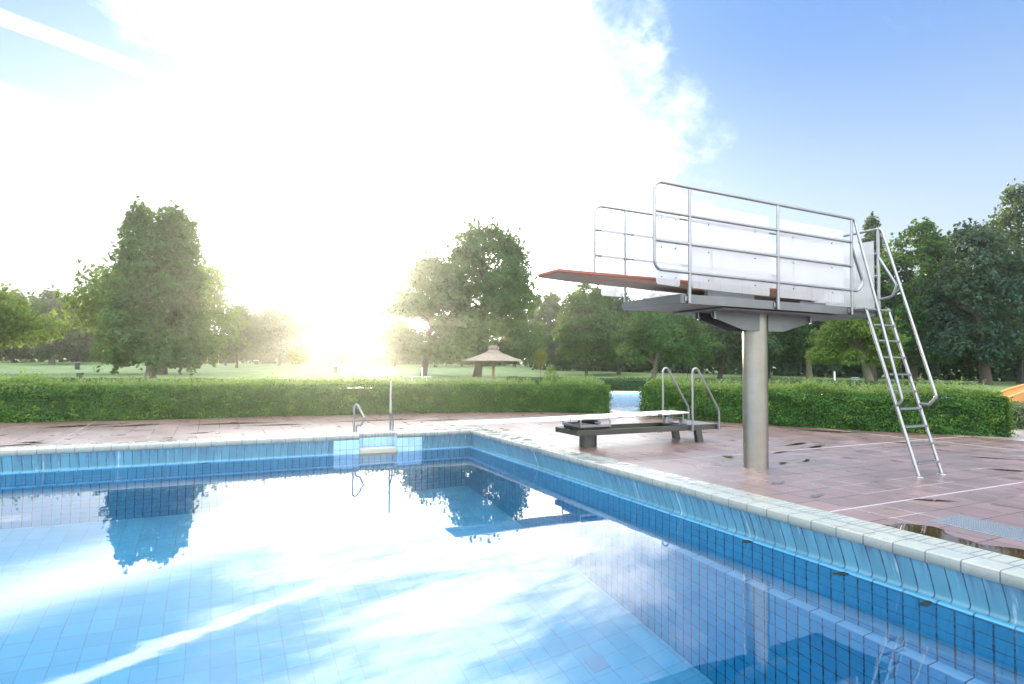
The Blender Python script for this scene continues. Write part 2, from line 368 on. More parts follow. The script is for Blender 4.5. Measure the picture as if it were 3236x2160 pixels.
def tz(x, y):
    d = (x - CAM[0]) * fh[0] + (y - CAM[1]) * fh[1]
    t = np.clip((d - 34) / 14, 0, 1)
    return -.03 - .27 * t * t * (3 - 2 * t) + np.maximum(0, d - 88) * .019
def far(p, k): return (CAM[0] + (p[0] - CAM[0]) * k, CAM[1] + (p[1] - CAM[1]) * k)

# ------------------------------------------------------------------ camera
cd = bpy.data.cameras.new('camera'); cam = bpy.data.objects.new('camera', cd); COL.objects.link(cam)
cd.sensor_width = 36; cd.lens = 21.144; cd.clip_end = 2000; cd.clip_start = .05
pit, rol = .0370, .0092
f3 = Vector((fh[0] * math.cos(pit), fh[1] * math.cos(pit), math.sin(pit))); u3 = Vector((-fh[0] * math.sin(pit), -fh[1] * math.sin(pit), math.cos(pit))); r3 = Vector((rh[0], rh[1], 0))
rr = r3 * math.cos(rol) + u3 * math.sin(rol); uu = u3 * math.cos(rol) - r3 * math.sin(rol)
M = Matrix((rr, uu, -f3)).transposed().to_4x4(); M.translation = Vector(CAM); cam.matrix_world = M
scene.camera = cam

# ------------------------------------------------------------------ sky and sun
SUN_AZ, SUN_EL = .2107, math.radians(4.1)
sv = Vector((math.sin(SUN_AZ) * math.cos(SUN_EL), math.cos(SUN_AZ) * math.cos(SUN_EL), math.sin(SUN_EL)))
sl = bpy.data.lights.new('sun', 'SUN'); so = bpy.data.objects.new('sun', sl); COL.objects.link(so)
sl.energy = 4.8; sl.angle = math.radians(.55); sl.color = (1., .88, .66); so.rotation_euler = sv.to_track_quat('Z', 'Y').to_euler(); so.location = (0, 0, 30)
W = bpy.data.worlds.new('World'); scene.world = W; W.use_nodes = True
nt = W.node_tree; nt.nodes.clear()
wo = nt.nodes.new('ShaderNodeOutputWorld'); bg = nt.nodes.new('ShaderNodeBackground'); nt.links.new(bg.outputs[0], wo.inputs[0])
sky = nt.nodes.new('ShaderNodeTexSky'); sky.sky_type = 'NISHITA'; sky.sun_disc = False
sky.sun_elevation = SUN_EL; sky.sun_rotation = SUN_AZ; sky.air_density = 1.; sky.dust_density = 1.; sky.ozone_density = 1.5
D = nt.nodes.new('ShaderNodeTexCoord').outputs['Generated']
vn = nt.nodes.new('ShaderNodeVectorMath'); vn.operation = 'NORMALIZE'; put(nt, vn.inputs[0], D); D = vn.outputs[0]
X = xyz(nt, D)
def dot(v):
    n = nt.nodes.new('ShaderNodeVectorMath'); n.operation = 'DOT_PRODUCT'; put(nt, n.inputs[0], D); n.inputs[1].default_value = v; return n.outputs['Value']
az = mt(nt, 'ARCTAN2', dot((rh[0], rh[1], 0)), dot((fh[0], fh[1], 0)))
el = mt(nt, 'ARCSINE', X[2])
sang = mt(nt, 'ARCCOSINE', mt(nt, 'MINIMUM', dot(tuple(sv)), .99999))
# cloud-layer coordinates, so that streaks run towards their vanishing point
den = mt(nt, 'ADD', mt(nt, 'MAXIMUM', X[2], 0.), .12)
cr, cf = mt(nt, 'DIVIDE', dot((rh[0], rh[1], 0)), den), mt(nt, 'DIVIDE', dot((fh[0], fh[1], 0)), den)
ca, sa = math.cos(-.62), math.sin(-.62)
cu = mt(nt, 'SUBTRACT', mt(nt, 'MULTIPLY', cr, ca), mt(nt, 'MULTIPLY', cf, sa)); cv = mt(nt, 'ADD', mt(nt, 'MULTIPLY', cr, sa), mt(nt, 'MULTIPLY', cf, ca))
n_big = noise(nt, comb(nt, mt(nt, 'MULTIPLY', cu, .8), mt(nt, 'MULTIPLY', cv, 1.5), 3.1), 1., 6., .58)
n_fib = noise(nt, comb(nt, mt(nt, 'MULTIPLY', cu, 1.3), mt(nt, 'MULTIPLY', cv, 4.2), .7), 1.5, 7., .62, .3)
n_w = noise(nt, comb(nt, mt(nt, 'MULTIPLY', az, 7.), mt(nt, 'MULTIPLY', el, 8.), 2.4), 1., 9., .64)
warp = mt(nt, 'ADD', mt(nt, 'MULTIPLY', mt(nt, 'SUBTRACT', n_w, .5), .42), mt(nt, 'MULTIPLY', mt(nt, 'SUBTRACT', n_fib, .5), .16))
azw = mt(nt, 'ADD', az, warp)
redge = mt(nt, 'SUBTRACT', .232, mt(nt, 'MULTIPLY', mt(nt, 'MAXIMUM', mt(nt, 'SUBTRACT', el, .26), 0.), .22))
right = sstep(nt, mt(nt, 'SUBTRACT', azw, redge), .10, -.12)
ledge = mt(nt, 'ADD', -.53, mt(nt, 'MULTIPLY', mt(nt, 'SUBTRACT', .47, el), .95))
left = sstep(nt, mt(nt, 'SUBTRACT', azw, ledge), -.09, .08)
main = mt(nt, 'MULTIPLY', left, right)
thick = sstep(nt, mt(nt, 'ADD', mt(nt, 'MULTIPLY', n_big, .45), mt(nt, 'MULTIPLY', n_fib, .55)), .40, .60)
hi = sstep(nt, el, .12, .34)
veil = mt(nt, 'MULTIPLY', main, sstep(nt, el, .65, .5)); main = mt(nt, 'MULTIPLY', main, mt(nt, 'ADD', mt(nt, 'SUBTRACT', 1., hi), mt(nt, 'MULTIPLY', hi, thick)))
# contrail, a long thin band across the upper left
cn = Vector((0, 0, 0))
def imgdir(px, py):
    d = rr * ((px - 1174.5) / 1379.6) - uu * ((py - 784) / 1379.6) + f3; return d.normalized()
d1, d2 = imgdir(0, 36), imgdir(400, 192); cn = d1.cross(d2).normalized()
cdist = mt(nt, 'ADD', dot(tuple(cn)), mt(nt, 'MULTIPLY', mt(nt, 'SUBTRACT', n_w, .5), .012))
trail = mt(nt, 'MULTIPLY', sstep(nt, mt(nt, 'ABSOLUTE', cdist), .010, .003), sstep(nt, az, .25, -.1))
trail = mt(nt, 'MULTIPLY', trail, sstep(nt, n_fib, .25, .55, .35, .9))
d1, d2 = imgdir(0, 275), imgdir(400, 400); cn2 = d1.cross(d2).normalized()
trail2 = mt(nt, 'MULTIPLY', sstep(nt, mt(nt, 'ABSOLUTE', dot(tuple(cn2))), .05, .0), mt(nt, 'MULTIPLY', sstep(nt, az, .1, -.3), .8))
wisp = mt(nt, 'MULTIPLY', sstep(nt, n_fib, .58, .80), mt(nt, 'MULTIPLY', sstep(nt, n_big, .50, .66), .35))
cl = mt(nt, 'MAXIMUM', mt(nt, 'MAXIMUM', main, trail), mt(nt, 'MAXIMUM', trail2, wisp))
lft = sstep(nt, az, .05, -.35)
haze_l = mt(nt, 'EXPONENT', mt(nt, 'MULTIPLY', mt(nt, 'MAXIMUM', mt(nt, 'SUBTRACT', el, mt(nt, 'MULTIPLY', lft, .01)), 0.), -5.2))
K = 10. / (2 ** EV)       # background strength is .1
near = mt(nt, 'EXPONENT', mt(nt, 'MULTIPLY', sang, -2.2)); near3 = mt(nt, 'EXPONENT', mt(nt, 'MULTIPLY', sang, -4.5))
aur = mt(nt, 'ADD', mt(nt, 'MULTIPLY', mt(nt, 'EXPONENT', mt(nt, 'MULTIPLY', mt(nt, 'MULTIPLY', sang, sang), -1 / .0016)), 60.), mt(nt, 'MULTIPLY', mt(nt, 'EXPONENT', mt(nt, 'MULTIPLY', sang, -11.)), 4.))
cloud_l = mt(nt, 'MULTIPLY', mt(nt, 'ADD', 2.0, mt(nt, 'MULTIPLY', near, 8.5)), K)
blue_f = 1.0
skyb = nt.nodes.new('ShaderNodeMix'); skyb.data_type = 'RGBA'; skyb.blend_type = 'MULTIPLY'; skyb.inputs[0].default_value = 1.
put(nt, skyb.inputs[6], sky.outputs[0]); skyb.inputs[7].default_value = (1, 1, 1, 1)
def scale(col, f):
    n = nt.nodes.new('ShaderNodeVectorMath'); n.operation = 'SCALE'; put(nt, n.inputs[0], col); put(nt, n.inputs['Scale'], f); return n.outputs[0]
# blue of the clear sky, deepening with height and with distance from the sun
deep = mt(nt, 'MULTIPLY', sstep(nt, el, .05, .52), sstep(nt, sang, .12, .78))
clear = mix(nt, deep, (.62, .87, 1.10), (.18, .43, .96))
clear = scale(clear, mt(nt, 'MULTIPLY', mt(nt, 'ADD', .92, mt(nt, 'MULTIPLY', near, .55)), K))
base = mix(nt, .06, clear, scale(skyb.outputs[2], 1.))
hz = scale((1., .985, .95) if False else mix(nt, near3, (.93, .97, 1.), (1., .975, .92)), mt(nt, 'MULTIPLY', mt(nt, 'ADD', mt(nt, 'ADD', .93, mt(nt, 'MULTIPLY', lft, .25)), mt(nt, 'MULTIPLY', near3, 5.0)), K))
base = mix(nt, haze_l, base, hz); base = mix(nt, mt(nt, 'MULTIPLY', veil, .8), base, (1.5 * K, 1.65 * K, 1.85 * K))
# bright unseen cloud added overhead and behind the camera to lift the foreground
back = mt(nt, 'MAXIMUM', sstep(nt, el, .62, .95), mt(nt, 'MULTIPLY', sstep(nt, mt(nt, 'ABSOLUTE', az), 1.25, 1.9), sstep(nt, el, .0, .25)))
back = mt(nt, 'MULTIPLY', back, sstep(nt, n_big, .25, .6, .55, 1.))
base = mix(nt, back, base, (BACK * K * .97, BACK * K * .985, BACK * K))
c = mix(nt, cl, base, scale(mix(nt, near, (.97, .98, 1.), (1., .985, .94)), cloud_l))
c = mix(nt, sstep(nt, X[2], -.02, -.10), c, scale((.10, .12, .08) if False else mix(nt, 0., (.12, .14, .10), (0, 0, 0)), K))
add = nt.nodes.new('ShaderNodeMix'); add.data_type = 'RGBA'; add.blend_type = 'ADD'; add.inputs[0].default_value = 1.
put(nt, add.inputs[6], c); put(nt, add.inputs[7], scale(mix(nt, 0., (1., .97, .91), (0, 0, 0)), mt(nt, 'MULTIPLY', aur, K)))
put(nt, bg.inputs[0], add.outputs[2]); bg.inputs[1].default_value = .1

# ------------------------------------------------------------------ pool basin
WZ, FL, LZ = -.37, -3.92, -1.5
XL, YN = -14., -11.3
prof_cop = [(.46, 0), (.018, 0), (.009, -.003), (.003, -.009), (0, -.018), (0, -.09), (.02, -.092)]
prof_gut = [(.02, -.092), (.045, -.15), (.07, -.21), (.098, -.28), (.118, -.335), (.121, -.352), (.114, -.368), (.096, -.377), (.075, -.377), (.05, -.367), (.035, -.360)]
prof_lip = [(.035, -.360), (.015, -.3545), (-.005, -.356), (-.018, -.363), (-.0245, -.375), (-.025, -.41)]
prof_wal = [(-.025, -.41), (-.025, LZ)]; prof_led = [(-.025, LZ), (-.140, LZ), (-.145, LZ - .006), (-.145, LZ - .03)]
prof_low = [(-.145, LZ - .03), (-.145, FL)]
def strip_right(prof, y0=YN):
    mb = MB(); n = len(prof); vs = []
    for d, z in prof: vs += [(d, y0, z), (d, d, z)]
    return mb.add(vs, [(2 * i + 2, 2 * i, 2 * i + 1, 2 * i + 3) for i in range(n - 1)], len(prof) > 3)
def strip_far(prof, x0, x1=None, dy=0.):
    mb = MB(); n = len(prof); vs = []
    for d, z in prof: vs += [(x0, d + dy, z), (d if x1 is None else x1, d + dy, z)]
    return mb.add(vs, [(2 * i, 2 * i + 2, 2 * i + 3, 2 * i + 1) for i in range(n - 1)], len(prof) > 3)
struct(strip_right(prof_cop), 'pool_coping', 'coping_right')
cf_ = strip_far(prof_cop, -1.606, None)
for a, b, dy in ((XL, -2.371, 0.), ):
    t = strip_far(prof_cop, a, b, dy); cf_.add(t.v, t.f, True)
rc = [(.21, 0), (.018, 0), (.009, -.003), (.003, -.009), (0, -.018), (0, -.09), (.01, -.09)]
t = strip_far(rc, -2.371, -1.606, .25); cf_.add(t.v, t.f, True)
cf_.quad((-1.606, .001, -.09), (-1.606, .25, -.09), (-1.606, .25, 0), (-1.606, .001, -.008)); cf_.quad((-2.371, .25, -.09), (-2.371, .001, -.09), (-2.371, .001, -.008), (-2.371, .25, 0))
struct(cf_, 'pool_coping', 'coping_far')
struct(strip_right(prof_gut), 'pool_gutter', 'gutter_right'); struct(strip_right(prof_lip), 'pool_gutter_lip', 'lip_right')
struct(strip_right(prof_wal), 'pool_wall', 'tile_right'); struct(strip_right(prof_led), 'pool_ledge', 'ledge_right'); struct(strip_right(prof_low), 'pool_wall', 'tile_right')
for pr_, nm, mtl in ((prof_gut, 'pool_gutter', 'gutter_far'), (prof_lip, 'pool_gutter_lip', 'lip_far')):
    q = strip_far(pr_, -1.093, None); t = strip_far(pr_, XL, -2.868); q.add(t.v, t.f, True); struct(q, nm, mtl)
q = strip_far(prof_wal, -1.606, None); t = strip_far(prof_wal, XL, -2.371); q.add(t.v, t.f); t = strip_far([(.25, -.30), (.25, LZ)], -2.371, -1.606); q.add(t.v, t.f)
struct(q, 'pool_wall', 'tile_far')
struct(strip_far(prof_led, XL, None), 'pool_ledge', 'ledge_far'); struct(strip_far(prof_low, XL, None), 'pool_wall', 'tile_far')
# tiled blocks either side of the recessed steps, and the recess itself
q = MB()
for x0, x1 in ((-2.868, -2.371), (-1.606, -1.093)): q.quad((x0, -.0255, -.41), (x1, -.0255, -.41), (x1, -.0255, -.0905), (x0, -.0255, -.0905))
q.quad((-2.371, .25, -.285), (-1.606, .25, -.285), (-1.606, .25, -.0905), (-2.371, .25, -.0905))
struct(q, 'pool_step_block', 'block_tile')
q = MB()
for x in (-2.868, -2.371, -1.606, -1.093):
    q.quad((x, -.0255, LZ if -2.5 < x < -1.5 else -.41), (x, .25, LZ if -2.5 < x < -1.5 else -.41), (x, .25, -.0905), (x, -.0255, -.0905))
struct(q, 'pool_step_block', 'block_side')
q = MB(); q.box((-2.368, -.012, -.47), (-1.609, .249, -.285), .012, seg=2); q.box((-2.368, -.01, -.66), (-1.609, .249, -.61), .012, seg=2); struct(q, 'pool_step', 'cream_step')
q = MB(); q.quad((XL, YN, FL), (-.145, YN, FL), (-.145, -.145, FL), (XL, -.145, FL)); struct(q, 'pool_floor', 'tile_floor')
q = MB(); q.quad((XL, YN, FL), (XL, YN, 0), (XL, .46, 0), (XL, .46, FL)); struct(q, 'pool_wall', 'tile_right')
q = MB(); q.quad((XL, YN, FL), (.46, YN, FL), (.46, YN, 0), (XL, YN, 0)); struct(q, 'pool_wall', 'tile_far')
q = MB(); nx, ny = 2, 2
q.quad((XL, YN, WZ), (0., YN, WZ), (0., .0, WZ), (XL, .0, WZ)); q.quad((-2.371, .0, WZ), (-1.606, .0, WZ), (-1.606, .25, WZ), (-2.371, .25, WZ))
struct(q, 'pool_water', 'water')
# sunken drain box in the pool floor
q = MB(); q.box((-1.16, -6.43, FL - .01), (-.94, -6.18, FL + .012), .004); tag(q.build('floor_drain', 'drain_tile', loc=(-1.05, -6.3, FL)), 'square drain cover on the tiled pool floor, seen through the water', 'drain')

# ------------------------------------------------------------------ deck, lawn
q = MB(); ZD = -.004
q.quad((.46, -22, ZD), (12.6, -22, ZD), (12.6, .46, ZD), (.46, .46, ZD)); q.quad((-32, .46, ZD), (6.6, .46, ZD), (6.6, 6.2, ZD), (-32, 6.2, ZD))
q.quad((6.6, .46, ZD), (8.6, .46, ZD), (6.6, 3.4, ZD), (6.6, 3.4, ZD)) if False else None
q.quad((-32, -22, ZD), (XL, -22, ZD), (XL, .46, ZD), (-32, .46, ZD)); q.quad((XL, -22, ZD), (.46, -22, ZD), (.46, YN, ZD), (XL, YN, ZD))
struct(q, 'pool_deck', 'deck_slab')
q = MB(); q.quad((9.9, -9., .0), (16.5, -9., .0), (16.5, -2.9, .0), (8.9, -3.6, .0)); struct(q, 'paving', 'paving_pale')
q = MB()     # pale mastic joints in the slab paving
for y in (-8.10, -4.93): q.box((.47, y - .006, -.0035), (9.2, y + .006, .0015), 0)
q.box((7.695, -8.08, -.0035), (7.704, -2.6, .0015), 0); q.box((-7.43, .47, -.0035), (-7.42, 5.1, .0015), 0); q.box((-2.9, .47, -.0035), (-2.888, 4.9, .0015), 0)
struct(q, 'deck_joint', 'mastic')
# shallow puddles lying in the dished slabs
def blob(c, a, b, rot, seed):
    r = random.Random(seed); n = 40; ph = [r.uniform(0, 6.28) for _ in range(4)]
    out = []
    for k in range(n):
        t = 2 * PI * k / n; m = 1 + .22 * math.sin(2 * t + ph[0]) + .14 * math.sin(3 * t + ph[1]) + .08 * math.sin(7 * t + ph[2])
        x, y = a * math.cos(t) * m, b * math.sin(t) * m
        out.append((c[0] + x * math.cos(rot) - y * math.sin(rot), c[1] + x * math.sin(rot) + y * math.cos(rot), .0005))
    return out
def water_film(q, P_, c):
    n = len(P_)
    if c is None: q.add(P_, [tuple(range(n))]); dep = [1.] * n
    else:
        vs = [(c[0], c[1], P_[0][2])]; dep = [1.]
        for f in (.25, .65, 1.25):
            vs += [(c[0] + (p[0] - c[0]) * f, c[1] + (p[1] - c[1]) * f, p[2]) for p in P_]; dep += [1. if f < .5 else .6 if f < 1 else 0.] * n
        fs = [(0, 1 + k, 1 + (k + 1) % n) for k in range(n)]
        for r in (0, 1): fs += [(1 + r * n + k, 1 + (r + 1) * n + k, 1 + (r + 1) * n + (k + 1) % n, 1 + r * n + (k + 1) % n) for k in range(n)]
        q.add(vs, fs)
    o = struct(q, 'puddle', 'puddle'); at = o.data.attributes.new('depth', 'FLOAT', 'POINT'); at.data.foreach_set('value', dep)
for i, (cx, cy, a, b, ro) in enumerate([(2.30, -5.05, .20, .07, .9), (4.72, -4.40, .34, .10, .2), (4.70, -4.80, .30, .08, .2), (3.50, -5.02, .20, .06, .2), (3.14, -5.80, .17, .05, .5), (2.58, -5.83, .17, .05, .6),
        (5.05, -7.55, .28, .07, -.9), (6.15, -6.82, .26, .06, -.9), (1.98, -8.22, .20, .06, -.7), (6.9, -5.2, .45, .09, -1.0), (1.25, -6.85, .16, .05, .4), (1.02, -7.55, .14, .05, .4),
        (-7.78, 1.02, .17, .12, .1), (-7.95, .68, .42, .09, .25), (-6.5, 3.6, .5, .2, .2), (-7.6, 3.9, .6, .2, .1), (-4.6, 3.3, .8, .22, 0.), (-3.6, 2.6, .6, .14, 0.), (-1.2, 2.9, .9, .14, 0.), (.2, 2.4, .7, .1, 0.), (-5.2, 1.5, .22, .07, 0.), (.2, .95, .30, .08, -.4), (5.6, -1.2, .5, .2, -.9), (7.3, -3.2, .7, .16, -1.)]):
    q = MB(); P_ = blob((cx, cy), a, b, ro, i); water_film(q, P_, (cx, cy))
P_ = [(.465, -8.62), (.53, -8.67), (.64, -8.65), (.74, -8.72), (.83, -8.86), (.80, -8.96), (.715, -9.02), (.66, -9.12), (.64, -9.23), (.60, -9.36), (.66, -9.42), (.74, -9.53), (.76, -9.66), (.62, -9.86), (.465, -9.92), (.465, -9.7), (.465, -9.5), (.465, -9.2), (.465, -8.9)]
water_film(MB(), [(x, y, .0007) for x, y in P_], None)

e2 = np.array([.857, -.515]); n2 = np.array([.515, .857])       # axes of the second pool
U0, U1, V0, V1 = -9., 24., 6.45, 19.1
us = sorted(set(list(np.arange(-240, 264, 8.)) + list(np.arange(-24, 40, 2.)) + [U0, U1])); vs_ = sorted(set(list(np.arange(-60, 300, 8.)) + list(np.arange(-20, 40, 2.)) + [V0, V1]))
gv = []; gf = []
for v in vs_:
    for u in us:
        x, y = e2 * u + n2 * v; gv.append((x, y, float(tz(x, y))))
nu = len(us)
for j in range(len(vs_) - 1):
    for i in range(nu - 1):
        cu_, cv_ = (us[i] + us[i + 1]) / 2, (vs_[j] + vs_[j + 1]) / 2
        if U0 < cu_ < U1 and V0 < cv_ < V1: continue
        hit = False
        for uu_ in (us[i], us[i + 1]):
            for vv_ in (vs_[j], vs_[j + 1]):
                x, y = e2 * uu_ + n2 * vv_
                if XL - .5 < x < .4 and YN - .5 < y < .4: hit = True
        if hit: continue
        gf.append((j * nu + i, j * nu + i + 1, (j + 1) * nu + i + 1, (j + 1) * nu + i))
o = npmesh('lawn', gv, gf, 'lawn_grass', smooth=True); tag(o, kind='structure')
def uv3(u, v, z): x, y = e2 * u + n2 * v; return (x, y, z)
q = MB(); q.quad(uv3(U0, V0, -.14), uv3(U1, V0, -.14), uv3(U1, V1, -.14), uv3(U0, V1, -.14)); struct(q, 'second_pool_water', 'water_breeze')
q = MB(); zb = -1.3
q.quad(uv3(U0, V0, zb), uv3(U1, V0, zb), uv3(U1, V1, zb), uv3(U0, V1, zb)); q.quad(uv3(U0, V1, zb), uv3(U1, V1, zb), uv3(U1, V1, .02), uv3(U0, V1, .02)); q.quad(uv3(U0, V0, zb), uv3(U0, V1, zb), uv3(U0, V1, .02), uv3(U0, V0, .02)); q.quad(uv3(U1, V1, zb), uv3(U1, V0, zb), uv3(U1, V0, .02), uv3(U1, V1, .02)); q.quad(uv3(U1, V0, zb), uv3(U0, V0, zb), uv3(U0, V0, .0), uv3(U1, V0, .0))
struct(q, 'second_pool_basin', 'tile_pale')
q = MB(); q.add([uv3(U0, V1, .02), uv3(U1, V1, .02), uv3(U1, V1 + .35, .02), uv3(U0, V1 + .35, .02)], [(0, 1, 2, 3)]); q.add([uv3(U0, V1 - .01, -.05), uv3(U1, V1 - .01, -.05), uv3(U1, V1 - .01, .02), uv3(U0, V1 - .01, .02)], [(0, 1, 2, 3)]); struct(q, 'second_pool_coping', 'white_paint')
q = MB(); q.quad(uv3(U0, V1 + .35, .012), uv3(U1, V1 + .35, .012), uv3(U1, V1 + 1.7, .012), uv3(U0, V1 + 1.7, .012)); struct(q, 'second_pool_path', 'concrete')

# ------------------------------------------------------------------ 3 m diving tower
TX, TY = 1.94, -5.90
tw = thing('diving_tower', (TX, TY, 0), 'tall steel diving tower on one round pillar with white panels and a red board', 'diving tower')
q = MB(); q.lathe([(.171, -.01), (.171, 2.165)], (TX, TY, 0), 40); q.build('pillar', 'steel_pole', tw)
q = MB(); q.box((.82, -6.38, 2.162), (3.06, -5.42, 2.182), .003); q.build('mounting_plate', 'steel_dull', tw)
for sx in (-1, 1):
    for sy in (-1, 1):
        y = TY + sy * .15; q = MB()
        P_ = [(TX + sx * .085, y - .01, 1.925), (TX + sx * .40, y - .01, 1.93), (TX + sx * .98, y - .01, 2.085), (TX + sx * .98, y - .01, 2.161), (TX + sx * .085, y - .01, 2.161)]
        q.prism(P_, (0, .02, 0), 1); g = q.build('gusset', 'steel_dull', tw)
        q = MB(); q.tube([(TX + sx * .95, y - .03, 2.06), (TX + sx * .95, y - .03, 2.161)], .017, 10); q.build('bolt', 'steel', g)
PZ0, PZ1 = 2.187, 2.300
q = MB(); q.box((.055, -6.455, PZ0 + .004), (3.95, -5.345, PZ1 - .02), .004)
for a, b in (((.045, -6.47, PZ0), (3.96, -6.455, PZ1)), ((.045, -5.345, PZ0), (3.96, -5.33, PZ1)), ((.04, -6.47, PZ0), (.055, -5.33, PZ1)), ((3.95, -6.455, PZ0), (3.96, -5.345, PZ1))): q.box(a, b, .002)
pf = q.build('platform', 'steel_dull', tw)
q = MB(); q.box((.07, -6.44, PZ1 - .02), (3.94, -5.36, PZ1 - .012), 0); q.build('tread', 'tread', pf)
# guard rails; tube radius 21 mm
R = .0205
def guard(y, sgn, x0, xs, ladder_end):
    """rail frame standing along x at the side y of the platform"""
    g = bpy.data.objects.new('guard_rail', None); COL.objects.link(g); g.parent = tw
    if ladder_end:
        loop = [(3.23, y, 3.17), (3.50, y, 2.65), (3.40, y, 2.545), (3.1, y, 2.545), (x0, y, 2.56), (x0, y, 3.60), (3.26, y, 3.59), (3.28, y - .15, 3.42)]
        P_ = fillet([(3.235, y, 3.17), (3.50, y, 2.66), (3.36, y, 2.537), (x0, y, 2.565), (x0, y, 3.615), (3.20, y, 3.582)], [.12, .10, .11, .11])
        q = MB(); q.tube(P_, R); q.build('frame_tube', 'steel', g)
    else:
        P_ = fillet([(3.86, y, 2.53), (x0, y, 2.535), (x0, y, 3.595), (3.86, y, 3.57)], [.11, .11])
        q = MB(); q.tube(P_, R); q.build('frame_tube', 'steel', g)
    for z in (3.25, 2.90):
        q = MB(); q.tube([(x0, y, z + .012), (xs[-1], y, z - .012)], R * .95); q.build('cross_tube', 'steel', g)
    for x in xs:
        q = MB(); q.tube([(x, y, 2.19), (x, y, 3.58)], R * 1.02); q.box((x - .06, y - sgn * .012, 2.215), (x - .015, y - sgn * .022, 2.275), .002); q.build('post', 'steel', g)
    return g
gn = guard(-6.495, -1, -.385, (.16, 1.705, 3.235), True)
gf_ = guard(-5.305, 1, -.42, (.095, 1.70, 3.50), False)
# end rail across the back of the platform
ge = bpy.data.objects.new('guard_rail', None); COL.objects.link(ge); ge.parent = tw
q = MB(); q.tube([(3.86, -6.495, 2.19), (3.86, -6.495, 3.50)], R * 1.05); q.build('post', 'steel', ge)
q = MB(); q.tube([(3.86, -6.46, 3.50), (3.86, -5.305, 3.50)], R); q.build('frame_tube', 'steel', ge)
for z in (3.14, 2.80, 2.48): q = MB(); q.tube([(3.895, -6.495, z), (3.895, -5.31, z)], R * .9); q.build('cross_tube', 'steel', ge)
q = MB(); q.tube(fillet([(3.86, -6.51, 3.06), (3.86, -6.76, 2.62), (3.86, -6.70, 2.47), (3.86, -6.51, 2.44)], [.10, .08]), R * .9); q.build('hook_tube', 'steel', ge)
# frosted panels fixed to the inside of the rails
def panel(x0, x1, y, z0a, z0b, z1a, z1b, t=.008):
    q = MB(); r = .02
    P_ = [(x0 + r, y, z0a), (x1 - r, y, z0b), (x1, y, z0b + r), (x1, y, z1b), (x0, y, z1a), (x0, y, z0a + r)]
    q.prism(P_, (0, t, 0), 1); p = q.build('panel', 'frosted_panel', tw)
    for xx in (x0 + (x1 - x0) * .2, x0 + (x1 - x0) * .8):
        for z in (3.21, 2.86, 2.505):
            b = MB(); yo = y - .012 if y < -5.9 else y + t + .004
            b.tube([(xx, yo - .006, z - .015), (xx, yo + .014, z - .015)], .008, 8); b.build('clip', 'steel', p)
panel(-.315, .045, -6.452, 2.400, 2.385, 3.46, 3.455); panel(.235, 1.595, -6.452, 2.385, 2.362, 3.445, 3.425); panel(1.785, 3.12, -6.452, 2.357, 2.35, 3.42, 3.405)
panel(-.34, .03, -5.352, 2.367, 2.364, 3.43, 3.42); panel(.205, 1.60, -5.352, 2.357, 2.35, 3.42, 3.41); panel(1.78, 3.40, -5.352, 2.35, 2.35, 3.41, 3.40)
q = MB(); q.box((3.835, -6.44, 2.31), (3.843, -5.36, 3.33), 0); q.build('panel', 'frosted_panel', tw)
# side-entry ladder
ld = bpy.data.objects.new('ladder', None); COL.objects.link(ld); ld.parent = tw
zt_, yt_, yb_ = 2.285, -6.655, -7.345
for x in (3.29, 3.81):
    q = MB(); q.tube([(x, yb_, .012), (x, yt_, zt_)], .0225, 14); q.build('stringer', 'steel', ld)
    q = MB(); q.lathe([(.001, .014), (.052, .013), (.056, .006), (.056, -.004)], (x, yb_ - .005, .0), 20); q.build('foot_plate', 'steel', ld)
for i, z in enumerate((2.262, 2.034, 1.806, 1.571, 1.334, 1.103, .868, .634, .408, .170)):
    y = yb_ + (yt_ - yb_) * z / zt_
    q = MB()
    if i == 0: q.box((3.27, y - .035, z - .015), (3.83, -6.475, z + .012), .004)
    else: q.box((3.31, y - .045, z - .012), (3.80, y + .030, z + .012), .004)
    if i: q.tube([(3.255, y, z), (3.285, y, z)], .009, 8)
    q.build('rung', 'steel', ld)
q = MB(); q.tube(fillet([(3.18, -6.495, 3.583), (3.285, -6.51, 3.578), (3.285, -7.155, .985), (3.285, -7.08, .915), (3.285, -7.05, .905)], [.10, .07, .02]), R); q.build('handrail', 'steel', ld)
q = MB(); q.tube(fillet([(3.86, -6.44, 3.50), (3.86, -6.545, 3.50), (3.825, -7.29, 1.03), (3.815, -7.20, .925), (3.81, -7.085, .925)], [.10, .07, .03]), R); q.build('handrail', 'steel', ld)
# the board with its chamfered underside, and its carriage
bd = bpy.data.objects.new('diving_board', None); COL.objects.link(bd); bd.parent = tw
q = MB(); q.box((-1.49, -6.145, 2.490), (3.15, -5.655, 2.532), .008); q.build('board_top', 'red_board', bd)
q = MB()
a, b = -6.142, -5.658
V_ = []
for x, (d, h) in ((-1.488, (.0, .002)), (-1.10, (.075, .036)), (.9, (.075, .075)), (3.1, (.075, .075))):
    V_ += [(x, a, 2.4895), (x, a + d, 2.4895 - h), (x, b - d, 2.4895 - h), (x, b, 2.4895)]
F_ = []
for i in range(3):
    for k in range(3): F_.append((4 * i + k, 4 * i + k + 1, 4 * i + 5 + k, 4 * i + 4 + k))
q.add(V_, F_ + [(12, 13, 14, 15)]); q.build('board_underside', 'brown_under', bd)
fc = bpy.data.objects.new('fulcrum', None); COL.objects.link(fc); fc.parent = tw
q = MB(); q.box((.62, -6.33, 2.301), (1.45, -6.27, 2.395), .004); q.box((.62, -5.53, 2.301), (1.45, -5.47, 2.395), .004); q.box((.66, -6.27, 2.301), (.74, -5.53, 2.34), .004); q.build('slide_rail', 'steel_dull', fc)
